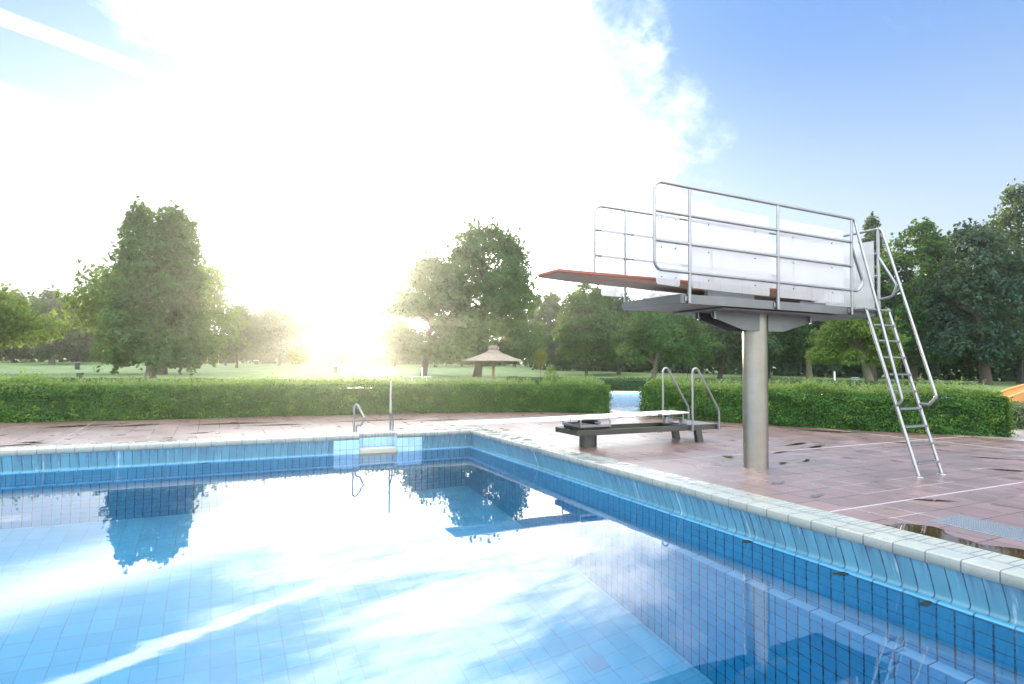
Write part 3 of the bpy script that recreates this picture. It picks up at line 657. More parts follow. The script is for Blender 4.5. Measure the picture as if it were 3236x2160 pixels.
q = MB(); q.tube([(1.0, -6.27, 2.37), (1.0, -5.53, 2.37)], .040, 16); q.build('roller', 'black', fc)
q = MB(); q.box((2.45, -6.25, 2.301), (3.0, -6.19, 2.36), .004); q.box((2.45, -5.61, 2.301), (3.0, -5.55, 2.36), .004); q.tube([(2.72, -6.25, 2.375), (2.72, -5.55, 2.375)], .028, 14); q.build('hinge', 'steel_dull', fc)
q = MB(); q.tube([(.30, -5.46, 2.33), (1.9, -5.46, 2.33)], .030, 14); q.build('guide_tube', 'steel', fc)

# ------------------------------------------------------------------ 1 m springboard stand
sp = thing('springboard_stand', (.94, -3.12, 0), 'low steel stand carrying a long white springboard and two bent handrails', 'diving board')
q = MB(); q.lathe([(.155, -.01), (.155, .23)], (.94, -3.13, 0), 36); q.build('pillar', 'steel_green', sp)
q = MB()
for y in (-3.48, -2.81): q.box((.495, y, .226), (3.66, y + .06, .320), .003)
for x in (.495, 1.15, 2.84, 3.60): q.box((x, -3.42, .230), (x + .06, -2.81, .316), .003)
q.box((.56, -3.42, .296), (1.15, -2.81, .316), 0); fr = q.build('frame', 'steel_green', sp)
q = MB(); q.box((2.96, -3.475, .3205), (3.655, -2.755, .329), .002); q.build('tread', 'tread', fr)
for y, dx in ((-3.47, 0), (-2.84, 0)):
    q = MB(); P_ = [(3.13, y, .228), (3.265, y, .228), (3.315, y, -.004), (3.175, y, -.004)]; q.prism(P_, (0, .08, 0), 1); q.build('leg', 'steel_green', sp)
fu = bpy.data.objects.new('fulcrum', None); COL.objects.link(fu); fu.parent = sp
q = MB(); q.box((.60, -3.38, .3205), (1.22, -2.86, .358), .003); q.build('base_block', 'black', fu)
q = MB(); q.box((.595, -3.425, .3585), (1.22, -3.40, .405), .003); q.box((.595, -2.84, .3585), (1.22, -2.815, .405), .003); q.box((.595, -3.40, .3585), (.62, -2.84, .398), .003)
for y in (-3.41, -2.83): q.tube(fillet([(.605, y, .38), (.605, y, .497), (1.21, y, .480), (1.21, y, .38)], .04), .012, 10)
q.build('carriage', 'steel', fu)
q = MB(); q.tube([(.95, -3.40, .432), (.95, -2.84, .432)], .042, 18); q.build('roller', 'black', fu)
q = MB(); q.tube([(.95, -3.455, .432), (.95, -3.425, .432)], .036, 18); q.tube([(.95, -3.475, .432), (.95, -3.45, .432)], .014, 8); q.tube([(.87, -3.44, .437), (.93, -3.44, .434)], .008, 8); q.build('wheel', 'steel', fu)
for y in (-3.36, -2.98):
    q = MB(); P_ = [(2.865, y, .3205), (3.015, y, .3205), (2.99, y, .425), (2.895, y, .432)]; q.prism(P_, (0, .07, 0), 1); q.tube([(2.94, y + .035, .40), (2.94, y + .035, .515)], .016, 10); q.build('hinge', 'steel', sp)
q = MB(); q.tube([(2.94, -3.33, .43), (2.94, -2.94, .43)], .014, 10); q.build('hinge_pin', 'steel', sp)
# the board: rounded edges, thins to the tip
def board_mesh():
    q = MB(); secs = []
    for x, zt2, th in ((-1.62, .490, .020), (-1.56, .493, .026), (-.4, .503, .030), (.9, .524, .044), (1.6, .534, .044), (2.6, .551, .036), (3.02, .557, .026), (3.05, .556, .016)):
        ring = []; w = .25; r = th * .5; cyy = -3.12
        for sg in (-1, 1):
            for k in range(7):
                t = -PI / 2 + PI * k / 6; ring.append((x, cyy + sg * (w - r + r * math.cos(t)), zt2 - r + r * math.sin(t)) if sg == 1 else (x, cyy - (w - r + r * math.cos(-t)), zt2 - r - r * math.sin(t)))
        secs.append(ring)
    n = len(secs[0]); vs = [p for s_ in secs for p in s_]; fs = []
    for i in range(len(secs) - 1):
        for k in range(n): k2 = (k + 1) % n; fs.append((i * n + k, (i + 1) * n + k, (i + 1) * n + k2, i * n + k2))
    q.add(vs, fs, True); q.add(secs[0], [tuple(range(n))[::-1]]); q.add(secs[-1], [tuple(range(n))]); return q
sb = board_mesh().build('springboard', 'white_board', sp)
q = MB(); q.box((2.86, -3.34, .556), (2.90, -2.90, .562), .001); q.build('bolt_strip', 'steel', sb)
for x, z in ((.42, .494), (1.20, .508), (2.30, .527)):
    q = MB(); q.box((x, -3.3722, z - .02), (x + (.10 if x > 2 else .012), -3.3705, z + .017), 0); q.build('edge_mark', 'lettering', sb)
def text(s_, size, loc, rot, mat, parent):
    cu = bpy.data.curves.new('lettering', 'FONT'); cu.body = s_; cu.size = size; cu.extrude = .0006
    to = bpy.data.objects.new('lettering', cu); COL.objects.link(to); bpy.context.view_layer.update()
    me = bpy.data.meshes.new_from_object(to.evaluated_get(bpy.context.evaluated_depsgraph_get())); bpy.data.objects.remove(to)
    o = bpy.data.objects.new('lettering', me); COL.objects.link(o); me.materials.clear(); me.materials.append(MAT[mat]); o.parent = parent
    org = Vector((0, 0, 0)); r = parent
    while r: org += r.location; r = r.parent
    o.location = Vector(loc) - org; o.rotation_euler = rot; return o
for w_, x_ in (('Original', 1.38), ('H S F', 1.80), ('Glasfiber', 2.02)): text(w_, .040, (x_, -3.3718, .494 + (x_ - 1.38) * .013), (PI / 2, -.016, 0), 'lettering', sb)
# bent handrails
for y in (-3.53, -2.71):
    q = MB(); q.tube(fillet([(2.99, y, .215), (2.985, y, 1.55), (3.635, y, .60), (3.65, y, .50), (3.65, y, .215)], [.075, .06, .05]), .0205, 14)
    yy = -3.50 if y < -3 else -2.735
    q.box((2.965, min(y, yy), .235), (2.995, max(y, yy), .30), .002); q.box((3.625, min(y, yy), .235), (3.655, max(y, yy), .30), .002); q.build('handrail', 'steel', sp)

# ------------------------------------------------------------------ pool entry grab rails
gr = thing('grab_rail', (-2.37, .44, 0), 'short triangular steel grab rail left of the recessed pool steps', 'grab rail', 'grab rails at the pool steps')
q = MB(); q.tube(fillet([(-2.385, .48, -.002), (-2.385, .48, .70), (-2.215, .26, .305), (-2.27, .33, .155), (-2.345, .43, .145), (-2.345, .43, -.002)], [.06, .06, .05, .04]), .0205, 14); q.build('tube', 'steel', gr)
q = MB(); q.lathe([(.001, .012), (.062, .010), (.066, 0)], (-2.365, .455, 0), 18); q.build('foot_plate', 'steel', gr)
gr = thing('grab_rail', (-1.57, .53, 0), 'tall narrow steel grab rail right of the recessed pool steps', 'grab rail', 'grab rails at the pool steps')
q = MB(); q.tube(fillet([(-1.590, .60, -.002), (-1.600, .60, .28), (-1.625, .50, .37), (-1.585, .62, 1.045), (-1.560, .70, 1.0), (-1.62, .47, .40), (-1.55, .56, .24), (-1.548, .56, -.002)], [.03, .05, .05, .04, .05, .05]), .0205, 14); q.build('tube', 'steel', gr)
q = MB(); q.lathe([(.001, .012), (.062, .010), (.066, 0)], (-1.568, .58, 0), 18); q.build('foot_plate', 'steel', gr)
# steel access cover
q = MB(); q.box((1.01, -9.86, -.003), (1.50, -8.715, .003), .001); tag(q.build('access_cover', 'checker_plate', loc=(1.25, -9.2, 0)), 'bright steel checker plate cover let into the red slabs by the pool edge', 'access cover')
# leaves floating on the pool by the wall
LB = ['largest dark leaf floating on the water against the right pool wall', 'dark leaf floating near the foot of the frame by the right pool wall', 'small dark leaf floating left of the large one along the right pool wall', 'round dark leaf floating by the left pool wall']
for i, (x, y, a, b, ro) in enumerate(((-.075, -8.60, .075, .045, -.2), (-.11, -9.31, .065, .035, 0), (-.06, -7.56, .06, .045, .5), (-5.1, -.09, .085, .05, 0))):
    q = MB(); P_ = [(p[0], p[1], WZ + .003) for p in blob((x, y), a, b, ro, 90 + i)]
    q.prism(P_, (0, 0, .002), 2); tag(q.build('floating_leaf', 'leaf_dark', loc=(x, y, WZ)), LB[i], 'leaf', 'leaves floating on the pool')

# ------------------------------------------------------------------ hedges
def hedge(name, label, line, depth, h, leaf, nfront, ntop, size, shoots=0, mat='hedge_leaf', core='leaf_deep', z0=None, tall=None, smat='hedge_shoot', group=None):
    L = np.array(line, float); seg = np.linalg.norm(np.diff(L, axis=0), axis=1); cum = np.concatenate([[0], np.cumsum(seg)]); tot = cum[-1]
    org = np.array([*L.mean(0), 0.])
    root = thing(name, org, label, 'hedge', group)
    def at(s):
        i = np.clip(np.searchsorted(cum, s, side='right') - 1, 0, len(seg) - 1); t = (s - cum[i]) / seg[i]
        p = L[i] * (1 - t)[:, None] + L[i + 1] * t[:, None]; d = (L[i + 1] - L[i]) / seg[i][:, None]
        return p, d, np.stack([-d[:, 1], d[:, 0]], 1)            # inward normal (away from the deck)
    def zz(p): return np.zeros(len(p)) if z0 is None else tz(p[:, 0], p[:, 1])
    def wav(s, k): return .035 * np.sin(s * 1.7 + k) + .025 * np.sin(s * 4.1 + 2 * k)
    # core volume
    ss = np.linspace(0, tot, max(3, int(tot / .5))); p, d, n = at(ss); zb = zz(p); V = []
    for (w, z) in ((.10, -.03), (.07, h * .5), (.10, h - .12), (depth - .1, h - .12), (depth - .07, h * .5), (depth - .1, -.03)):
        q_ = p + n * w + (d * .06 * np.where(ss < .01, 1, np.where(ss > tot - .01, -1, 0))[:, None]); V.append(np.column_stack([q_, zb + z]))
    m = len(ss); V = np.concatenate(V); F = []
    for k in range(6):
        k2 = (k + 1) % 6
        for i in range(m - 1): F.append((k * m + i, k * m + i + 1, k2 * m + i + 1, k2 * m + i))
    q = MB(); q.add(V, F); q.add([V[k * m] for k in range(6)], [tuple(range(6))]); q.add([V[k * m + m - 1] for k in range(6)], [tuple(range(6))[::-1]]); q.build('branches', core, root)
    Ps, Ns = [], []
    k = nfront; s = rng.uniform(0, tot, k); p, d, n = at(s); z = rng.uniform(0.0, 1, k) ** .95 * h
    rnd = .10 * np.clip((z / h - .82) / .18, 0, 1) ** 2
    off = wav(s, z * 5) + rnd + .10 * np.clip(np.sin(s * 2.9 + 3 * np.sin(z * 7)) * np.sin(z * 11 + s * 1.3) - .55, 0, 1) + .10 * np.abs(rng.normal(0, .7, k)) - .03
    Ps.append(np.column_stack([p + n * off[:, None], z + zz(p)])); Ns.append(np.column_stack([-n, np.full(k, .35)]))
    k = ntop; s = rng.uniform(0, tot, k); p, d, n = at(s); w = rng.uniform(.0, depth, k)
    zt2 = h + wav(s, w * 3) * 1.0 - .09 * (1 - np.clip(np.minimum(w, depth - w) / .18, 0, 1)) ** 2 - .06 * np.abs(rng.normal(0, .8, k))
    if tall is not None: zt2 = zt2 + tall(s, tot)
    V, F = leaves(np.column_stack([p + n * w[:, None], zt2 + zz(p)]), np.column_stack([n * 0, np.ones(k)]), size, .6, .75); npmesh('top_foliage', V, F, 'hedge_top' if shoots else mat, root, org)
    k = int(nfront * min(.5, depth / tot * 1.1)) * 2; s = np.where(rng.random(k) < .5, 0., tot); p, d, n = at(s); w = rng.uniform(0, depth, k); z = rng.uniform(0, 1, k) * h
    sgn = np.where(s < 1e-6, -1., 1.); o_ = (.03 + .08 * np.sin(z / h * PI) + .04 * np.sin(z * 9 + w * 5)) * rng.uniform(-.4, 1.05, k) + .12 * np.abs(rng.normal(0, .6, k)) * (rng.random(k) < .35)
    Ps.append(np.column_stack([p + n * w[:, None] + d * (sgn * o_)[:, None], z + zz(p)])); Ns.append(np.column_stack([d * sgn[:, None], np.full(k, .2)]))
    V, F = leaves(np.concatenate(Ps), np.concatenate(Ns), size, .6, .75)
    npmesh('foliage', V, F, mat, root, org)
    if shoots:
        s = rng.uniform(0, tot, shoots); p, d, n = at(s); w = rng.uniform(.02, depth - .02, shoots)
        hh = np.abs(rng.normal(.08, .07, shoots)) + .03
        if tall is not None: hh = hh + np.maximum(tall(s, tot), 0) * rng.uniform(.3, 1.1, shoots)
        base = np.column_stack([p + n * w[:, None], h - .06 + zz(p)]); lean = rng.normal(0, .25, (shoots, 2))
        Ps, Ns = [], []
        for t in np.linspace(.1, 1, 9):
            q_ = base.copy(); q_[:, 2] += (hh + .05) * t; q_[:, :2] += lean * (hh * t)[:, None]
            a = rng.uniform(0, 6.28, shoots); dr = np.column_stack([np.cos(a), np.sin(a), np.full(shoots, .5)])
            Ps.append(q_ + dr * size * .35); Ns.append(np.column_stack([-np.cos(a) * .6, -np.sin(a) * .6, np.ones(shoots)]))
        V, F = leaves(np.concatenate(Ps), np.concatenate(Ns), size * 1.05, .5, .4); npmesh('young_shoots', V, F, smat, root, org)
    return root
def tallL(s, t): return .17 * np.exp(-((s - t + .75) / .55) ** 2) + .16 * np.exp(-((s - 6.5) / .6) ** 2) + .03 * np.sin(s * 2.3) 
def tallR(s, t): return .14 * np.exp(-((s - .45) / .4) ** 2) + .12 * np.exp(-((s - 4.35) / .35) ** 2) + .10 * np.exp(-((s - 7.) / .5) ** 2) + .05
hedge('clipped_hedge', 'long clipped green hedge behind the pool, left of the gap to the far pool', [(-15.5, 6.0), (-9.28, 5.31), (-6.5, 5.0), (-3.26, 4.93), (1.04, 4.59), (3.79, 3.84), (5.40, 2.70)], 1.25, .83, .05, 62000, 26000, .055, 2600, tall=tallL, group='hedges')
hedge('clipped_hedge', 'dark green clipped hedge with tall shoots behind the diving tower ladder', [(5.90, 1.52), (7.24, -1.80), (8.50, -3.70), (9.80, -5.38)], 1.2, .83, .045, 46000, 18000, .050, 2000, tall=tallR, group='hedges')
hedge('clipped_hedge', 'low dark hedge on the lawn behind the long front hedge', [(-12.0, 21.6), (-8.0, 19.6), (2.0, 14.6)], 1.2, .64, .05, 9000, 4500, .085, 0, z0=1, mat='leaf_deep', group='hedges')
hedge('clipped_hedge', 'short low hedge on the lawn below the thatched parasol', [(3.5, 13.9), (7.6, 11.85)], 1.2, .62, .05, 4500, 2200, .085, 0, z0=1, mat='leaf_deep', group='hedges')
hedge('clipped_hedge', 'dark hedge along the far side of the second pool, seen through the gap', [uv3(-1., 21.0, 0)[:2], uv3(10., 21.0, 0)[:2], uv3(21., 21.0, 0)[:2]], 1.2, .70, .05, 14000, 6000, .075, 0, mat='leaf_deep', group='hedges')
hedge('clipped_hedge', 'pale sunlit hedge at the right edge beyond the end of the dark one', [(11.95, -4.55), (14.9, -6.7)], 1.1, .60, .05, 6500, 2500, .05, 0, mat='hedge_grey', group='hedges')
# a leafy bush growing out of the left hedge
def bush(name, label, c, r, h, n, size, mat, group=None):
    root = thing(name, c, label, 'bush', group); a = rng.uniform(0, 6.28, n); z = rng.uniform(0, 1, n); ra = r * np.sqrt(rng.uniform(.1, 1, n)) * np.sin(np.clip(z, .08, 1) * PI * .85 + .25)
    P = np.column_stack([c[0] + ra * np.cos(a), c[1] + ra * np.sin(a), c[2] + z * h]); V, F = leaves(P, np.column_stack([np.cos(a), np.sin(a), np.full(n, .7)]), size, .6, .6); npmesh('foliage', V, F, mat, root, np.array(c))
    q = MB()
    for k in range(5): q.tube([(c[0], c[1], c[2]), (c[0] + r * .5 * math.cos(k * 1.3), c[1] + r * .5 * math.sin(k * 1.3), c[2] + h * .7)], .006, 6)
    q.build('stem', 'bark', root); return root
bush('young_bush', 'loose light green bush sticking up out of the hedge left of the gap', (4.5, 4.3, .78), .26, .62, 420, .075, 'bush_leaf')

# ------------------------------------------------------------------ trees
PROF = {'round': [(0, .5), (.12, .85), (.38, 1), (.68, .86), (.88, .58), (1, .2)],
        'chestnut': [(0, .80), (.08, .97), (.22, 1), (.42, .90), (.62, .79), (.80, .70), (.93, .60), (1, .42)],
        'cone': [(0, .9), (.3, .75), (.6, .5), (.85, .25), (1, .06)], 'wide': [(0, .75), (.15, 1), (.45, .95), (.75, .7), (.92, .45), (1, .15)]}
def tree(name, label, b, off, hw, z0, z1, style='round', n=7000, size=.3, mat='leaf_mid', dens=1., tr=None, group=None, bark='bark', flat=1., limbs=13, clump=.30, k=1.):
    b = far(b, k); off = (off[0] * k, off[1] * k); hw *= k; z0, z1 = 1.426 + (z0 - 1.426) * k, 1.426 + (z1 - 1.426) * k; size *= k; tr = tr * k if tr else None
    bx, by = b; gz = float(tz(bx, by)); root = thing(name, (bx, by, gz), label, 'tree', group)
    cx, cy = bx + off[0], by + off[1]; H = z1 - z0; pr_ = PROF[style]; pt = [p[0] for p in pr_]; pw = [p[1] for p in pr_]
    nc = int(58 * dens * max(1., H / hw / 1.6))
    t = rng.uniform(.02, .99, nc) ** .9; a = rng.uniform(0, 2 * PI, nc); wr = np.interp(t, pt, pw) * hw; cr_ = hw * clump * rng.uniform(.6, 1.25, nc) * np.interp(t, [0, .7, 1], [1, .9, .62])
    rad = np.maximum(wr - cr_ * .5, 0) * np.sqrt(rng.uniform(.32, 1, nc)) * rng.uniform(.86, 1.10, nc)
    C = np.column_stack([cx + rad * np.cos(a), cy + rad * np.sin(a) * flat, z0 + cr_ * .5 + t * (H - cr_ * .8)])
    w = cr_ ** 2; ki = rng.choice(nc, n, p=w / w.sum())
    d = unit(rng.normal(0, 1, (n, 3))); d[:, 2] = np.abs(d[:, 2]) * np.where(rng.random(n) < .72, 1, -1)
    d = unit(d); r = cr_[ki] * rng.uniform(.2, 1, n) ** .30
    P = C[ki] + d * r[:, None] * np.array([1.15, 1.15, .70]); P[:, 2] -= .18 * cr_[ki] * (d[:, 0] ** 2 + d[:, 1] ** 2)
    # loose sprays that break the outline
    m = n // 14; kk = rng.choice(nc, m); dd = unit(C[kk] - np.array([cx, cy, z0 + H * .42]) + rng.normal(0, .4, (m, 3))); P2 = C[kk] + dd * (cr_[kk] * rng.uniform(.95, 1.45, m))[:, None]
    P = np.concatenate([P, P2]); N = np.concatenate([d, dd]) * .8 + np.array([0, 0, .45])
    V, F = leaves(P, N, size, .66, .6); npmesh('crown', V, F, mat, root, np.array([bx, by, gz]))
    tr = tr or max(.10, H * .024); q = MB(); zt = z0 + H * .50
    zs = np.linspace(gz - .1, zt, 9); q.tube([(bx + (cx - bx) * ((z - gz) / (zt - gz)) + .05 * tr * math.sin(z * 2.1), by + (cy - by) * ((z - gz) / (zt - gz)) + .05 * tr * math.cos(z * 1.7), z) for z in zs], [tr * (1.12 if i == 0 else 1 - .72 * i / 8) for i in range(9)], 10)
    for i in range(limbs):
        j = i * (nc // limbs); e = C[j]; zs_ = max(z0 - .1, min(e[2] - .25 * np.hypot(e[0] - cx, e[1] - cy), zt)); f_ = (zs_ - gz) / max(zt - gz, .1)
        s0 = np.array([bx + (cx - bx) * f_, by + (cy - by) * f_, zs_]); m1 = s0 * .45 + e * .55 + np.array([0, 0, .12 * hw])
        q.tube([s0, m1, e], [tr * .38, tr * .22, tr * .08], 6)
    q.build('trunk', bark, root); return root
tree('chestnut_tree', 'big dense dark tree left of centre on the lawn, nearest of the left group', (-8.68, 34.45), (.38, -.18), 3.35, .70, 11.75, 'chestnut', 32000, .28, 'leaf_mid', 2.3, .36, bark='bark_pale', clump=.24, k=1.27)
tree('broadleaf_tree', 'wide light green tree half hidden behind the big dense tree', (-9.65, 59.51), (-.1, .05), 8.6, .9, 12.6, 'round', 18000, .40, 'leaf_light', 1.7, .55, clump=.22, k=1.28)
tree('broadleaf_tree', 'yellow green sunlit tree cut off by the left edge of the picture', (-23.42, 55.2), (.67, -.34), 4.9, 2.0, 7.3, 'round', 9000, .32, 'leaf_light', 1.2, k=1.27)
tree('broadleaf_tree', 'bluish hazy tree with a pale trunk standing at the left wood edge', (-25.3, 93.0), (0, 0), 3.9, 1.9, 11.2, 'round', 6000, .48, 'leaf_deep', 1.1, .42, bark='bark_pale', k=1.50)
for nm, lb, b, off, hw, z0, z1, st, n, sz, mt_, de in (
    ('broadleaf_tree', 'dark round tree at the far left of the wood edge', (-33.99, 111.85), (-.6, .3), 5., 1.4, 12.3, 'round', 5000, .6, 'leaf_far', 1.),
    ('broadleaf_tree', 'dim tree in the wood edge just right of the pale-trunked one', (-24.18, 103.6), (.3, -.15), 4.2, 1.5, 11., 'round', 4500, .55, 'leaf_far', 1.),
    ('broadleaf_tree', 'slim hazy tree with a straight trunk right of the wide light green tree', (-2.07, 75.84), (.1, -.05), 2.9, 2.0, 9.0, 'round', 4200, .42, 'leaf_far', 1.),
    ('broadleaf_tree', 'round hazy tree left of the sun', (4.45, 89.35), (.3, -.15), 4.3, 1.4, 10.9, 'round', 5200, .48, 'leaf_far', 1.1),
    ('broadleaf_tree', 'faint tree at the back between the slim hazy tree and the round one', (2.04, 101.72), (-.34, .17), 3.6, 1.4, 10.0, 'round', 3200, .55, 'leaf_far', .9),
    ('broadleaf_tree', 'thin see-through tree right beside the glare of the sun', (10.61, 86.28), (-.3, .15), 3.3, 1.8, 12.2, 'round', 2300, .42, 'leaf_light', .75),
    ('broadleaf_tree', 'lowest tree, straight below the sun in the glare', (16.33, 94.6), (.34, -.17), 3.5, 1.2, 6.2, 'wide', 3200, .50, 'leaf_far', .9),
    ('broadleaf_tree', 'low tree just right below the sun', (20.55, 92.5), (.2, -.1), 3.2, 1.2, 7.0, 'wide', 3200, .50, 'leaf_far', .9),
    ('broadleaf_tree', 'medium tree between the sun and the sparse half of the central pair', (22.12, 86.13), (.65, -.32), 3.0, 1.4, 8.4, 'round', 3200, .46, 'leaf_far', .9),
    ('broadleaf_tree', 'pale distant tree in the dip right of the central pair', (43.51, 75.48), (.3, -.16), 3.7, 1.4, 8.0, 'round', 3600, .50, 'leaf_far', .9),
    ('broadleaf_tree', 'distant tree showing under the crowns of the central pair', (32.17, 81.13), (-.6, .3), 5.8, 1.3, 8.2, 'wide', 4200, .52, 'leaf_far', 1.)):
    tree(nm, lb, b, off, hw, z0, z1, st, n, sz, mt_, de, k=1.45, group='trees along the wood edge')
tree('broadleaf_tree', 'sparse left half of the central pair of trees, sky showing through', (11.35, 37.88), (.7, -.35), 4.6, 1.5, 10.7, 'wide', 21000, .28, 'leaf_mid', 2.2, .30, clump=.22, k=1.60)
tree('broadleaf_tree', 'tall full tree behind the thatched parasol, right half of the central pair', (11.55, 26.6), (.54, -.27), 4.0, 1.3, 10.9, 'chestnut', 27000, .25, 'leaf_mid', 2.0, .31, clump=.24, k=1.90)
tree('broadleaf_tree', 'airy dark tree behind the free end of the red diving board', (27.27, 36.65), (0, 0), 3.3, 1.7, 9.3, 'round', 8000, .29, 'leaf_mid', 1.1, .17, clump=.24, k=1.60)
tree('broadleaf_tree', 'dark tree behind the front corner of the tower platform', (32.51, 38.51), (-.8, .4), 3.6, 1.75, 9.4, 'round', 8500, .32, 'leaf_deep', 1.2, .2, k=1.60)
tree('weeping_tree', 'low drooping tree behind the springboard handrails', (25.15, 24.3), (.66, -.33), 3.6, 1.3, 6.7, 'wide', 15000, .22, 'leaf_mid', 1.5, .22, bark='bark_pale', k=1.60)
tree('broadleaf_tree', 'dark tree behind the pillar of the diving tower', (32.7, 25.0), (.97, -.48), 4.0, 1.5, 7.6, 'wide', 11000, .26, 'leaf_deep', 1.3, .2, k=1.65)
tree('broadleaf_tree', 'tree with a clean grey trunk right of the tower pillar', (35.86, 18.97), (-.2, .1), 3.1, 2.7, 7.2, 'round', 9000, .25, 'leaf_mid', 1.2, .26, bark='bark_pale', k=1.75)
tree('chestnut_tree', 'small bright green spreading tree behind the upper part of the ladder', (32.22, 11.84), (-.81, .41), 2.7, 1.35, 5.6, 'wide', 12000, .20, 'leaf_light', 1.5, .30, bark='bark_pale', clump=.27, k=1.45)
tree('conifer_tree', 'dark pointed tree whose top shows just above the ladder handrails', (42.24, 18.02), (0, 0), 2.6, 2.2, 13.6, 'cone', 9000, .28, 'leaf_deep', 1.2, .25, k=1.60)
tree('broadleaf_tree', 'tall airy mid green tree right of the ladder', (41.91, 14.83), (.44, -.22), 3.3, 1.3, 12.4, 'round', 13000, .27, 'leaf_mid', 1.25, .28, clump=.23, k=1.60)
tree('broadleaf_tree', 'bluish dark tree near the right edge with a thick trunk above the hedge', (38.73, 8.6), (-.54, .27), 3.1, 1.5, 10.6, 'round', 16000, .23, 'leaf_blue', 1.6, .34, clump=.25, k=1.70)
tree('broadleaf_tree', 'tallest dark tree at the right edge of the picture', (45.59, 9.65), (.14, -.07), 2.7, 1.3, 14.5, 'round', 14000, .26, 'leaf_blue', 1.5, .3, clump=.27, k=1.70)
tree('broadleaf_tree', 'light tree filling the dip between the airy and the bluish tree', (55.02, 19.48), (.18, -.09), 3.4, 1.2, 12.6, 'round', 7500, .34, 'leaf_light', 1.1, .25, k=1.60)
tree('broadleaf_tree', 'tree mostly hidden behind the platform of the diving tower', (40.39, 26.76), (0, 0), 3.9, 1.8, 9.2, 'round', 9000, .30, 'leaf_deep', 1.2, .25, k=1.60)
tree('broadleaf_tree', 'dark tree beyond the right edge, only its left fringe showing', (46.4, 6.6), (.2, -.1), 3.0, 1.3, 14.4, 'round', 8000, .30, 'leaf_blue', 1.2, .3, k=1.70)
# the wood behind: one mass of foliage
def wood(name, mat, pts, h, thick, n, size, k=1.45):
    L = np.array([far(p, k) for p in pts], float); h *= k; size *= k; thick *= k; seg = np.linalg.norm(np.diff(L, axis=0), axis=1); cum = np.concatenate([[0], np.cumsum(seg)])
    s = rng.uniform(0, cum[-1], n); i = np.clip(np.searchsorted(cum, s, side='right') - 1, 0, len(seg) - 1); t = (s - cum[i]) / seg[i]
    p = L[i] * (1 - t)[:, None] + L[i + 1] * t[:, None]; d = (L[i + 1] - L[i]) / seg[i][:, None]; nn = np.stack([-d[:, 1], d[:, 0]], 1)
    hh = h * (.72 + .16 * np.sin(s * .21) + .13 * np.sin(s * .53 + 1) + .10 * np.sin(s * 1.27 + 2.)); z = rng.uniform(0, 1, n) ** .8 * hh
    w = rng.uniform(0, thick, n) ** 1. + .8 * np.sin(s * .9 + z); p = p + nn * w[:, None]
    V, F = leaves(np.column_stack([p, tz(p[:, 0], p[:, 1]) + z]), np.column_stack([-nn, np.full(n, .5)]), size, .7, .6)
    return tag(npmesh(name, V, F, mat), kind='stuff')
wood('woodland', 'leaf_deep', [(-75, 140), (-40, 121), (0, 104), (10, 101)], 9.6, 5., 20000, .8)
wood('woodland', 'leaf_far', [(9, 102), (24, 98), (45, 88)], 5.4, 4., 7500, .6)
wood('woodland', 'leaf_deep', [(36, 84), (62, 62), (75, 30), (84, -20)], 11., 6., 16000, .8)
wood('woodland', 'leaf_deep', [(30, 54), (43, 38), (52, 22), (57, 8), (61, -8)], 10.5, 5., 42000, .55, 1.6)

# ------------------------------------------------------------------ things on the lawn
def ground(x, y): return (x, y, float(tz(x, y)))
def litter_bin(label, x, y, h, body='grey_bin', lid='bin_lid', w=None):
    g = ground(x, y); r = thing('litter_bin', g, label, 'litter bin', 'litter bins on the lawn'); w = w or h * .36
    q = MB(); q.lathe([(w * .80, 0), (w * .96, h * .86), (w * 1.02, h * .86), (w * 1.02, h * .90)], g, 14, False); q.build('body', body, r)
    q = MB(); q.lathe([(w * 1.10, h * .88), (w * 1.12, h * .94), (w * .9, h), (.001, h * 1.01)], g, 14, False); q.build('lid', lid, r)
    q = MB(); q.tube([(g[0] + w * .9, g[1] - .1, g[2] + .05), (g[0] + w * .9, g[1] + .1, g[2] + .05)], .05, 8); q.build('wheel', 'black', r)
litter_bin('dark litter bin farther out on the left lawn, standing clear of the hedge', -24.85, 108.5, 1.18)
litter_bin('dark litter bin just behind the long hedge at the left', -14.74, 48.24, .74)
litter_bin('dark litter bin out in the bright sunlit lawn below the sun', 11.9, 82.53, 1.05)
litter_bin('small far litter bin beside the yellow net', -2.36, 135.4, .8)
litter_bin('grey litter bin with a green lid behind the right hedge', 42.9, 20.05, .9, 'grey_bin_body', 'green_lid')
g = ground(-27.69, 154.1); r = thing('basketball_hoop', g, 'white basketball backboard on a thin grey pole at the left wood edge', 'basketball hoop')
q = MB(); q.tube([g, (g[0], g[1], g[2] + 2.9)], .07, 8); q.build('pole', 'steel', r)
q = MB(); q.box((g[0] - .78, g[1] - .05, g[2] + 2.4), (g[0] + .78, g[1], g[2] + 3.35), .05); bb = q.build('backboard', 'white_paint', r)
q = MB(); q.tube([(g[0] + .23 * math.cos(t), g[1] - .32 + .23 * math.sin(t), g[2] + 2.6) for t in np.linspace(0, 6.28, 14)], .02, 6); q.build('ring', 'orange', r)
g1, g2 = ground(-6.0, 139.8), ground(-3.7, 139.8); r = thing('volleyball_net', g1, 'yellow posts with a sagging yellow net at the wood edge', 'net')
for gg, hh in ((g1, 1.9), (g2, 2.4)): q = MB(); q.tube([gg, (gg[0], gg[1], gg[2] + hh)], .05, 8); q.build('post', 'yellow_paint', r)
q = MB()
for hz_ in (1.0, 1.75): q.tube([(g1[0] + (g2[0] - g1[0]) * t, g1[1], g1[2] + hz_ - .18 * math.sin(PI * t)) for t in np.linspace(0, 1, 8)], .025, 6)
q.build('net', 'yellow_paint', r)
g = ground(*far((.75, 83.), 1.3)); r = thing('swing_frame', g, 'thin pale swing frame on the lawn left of the young tree', 'swing frame')
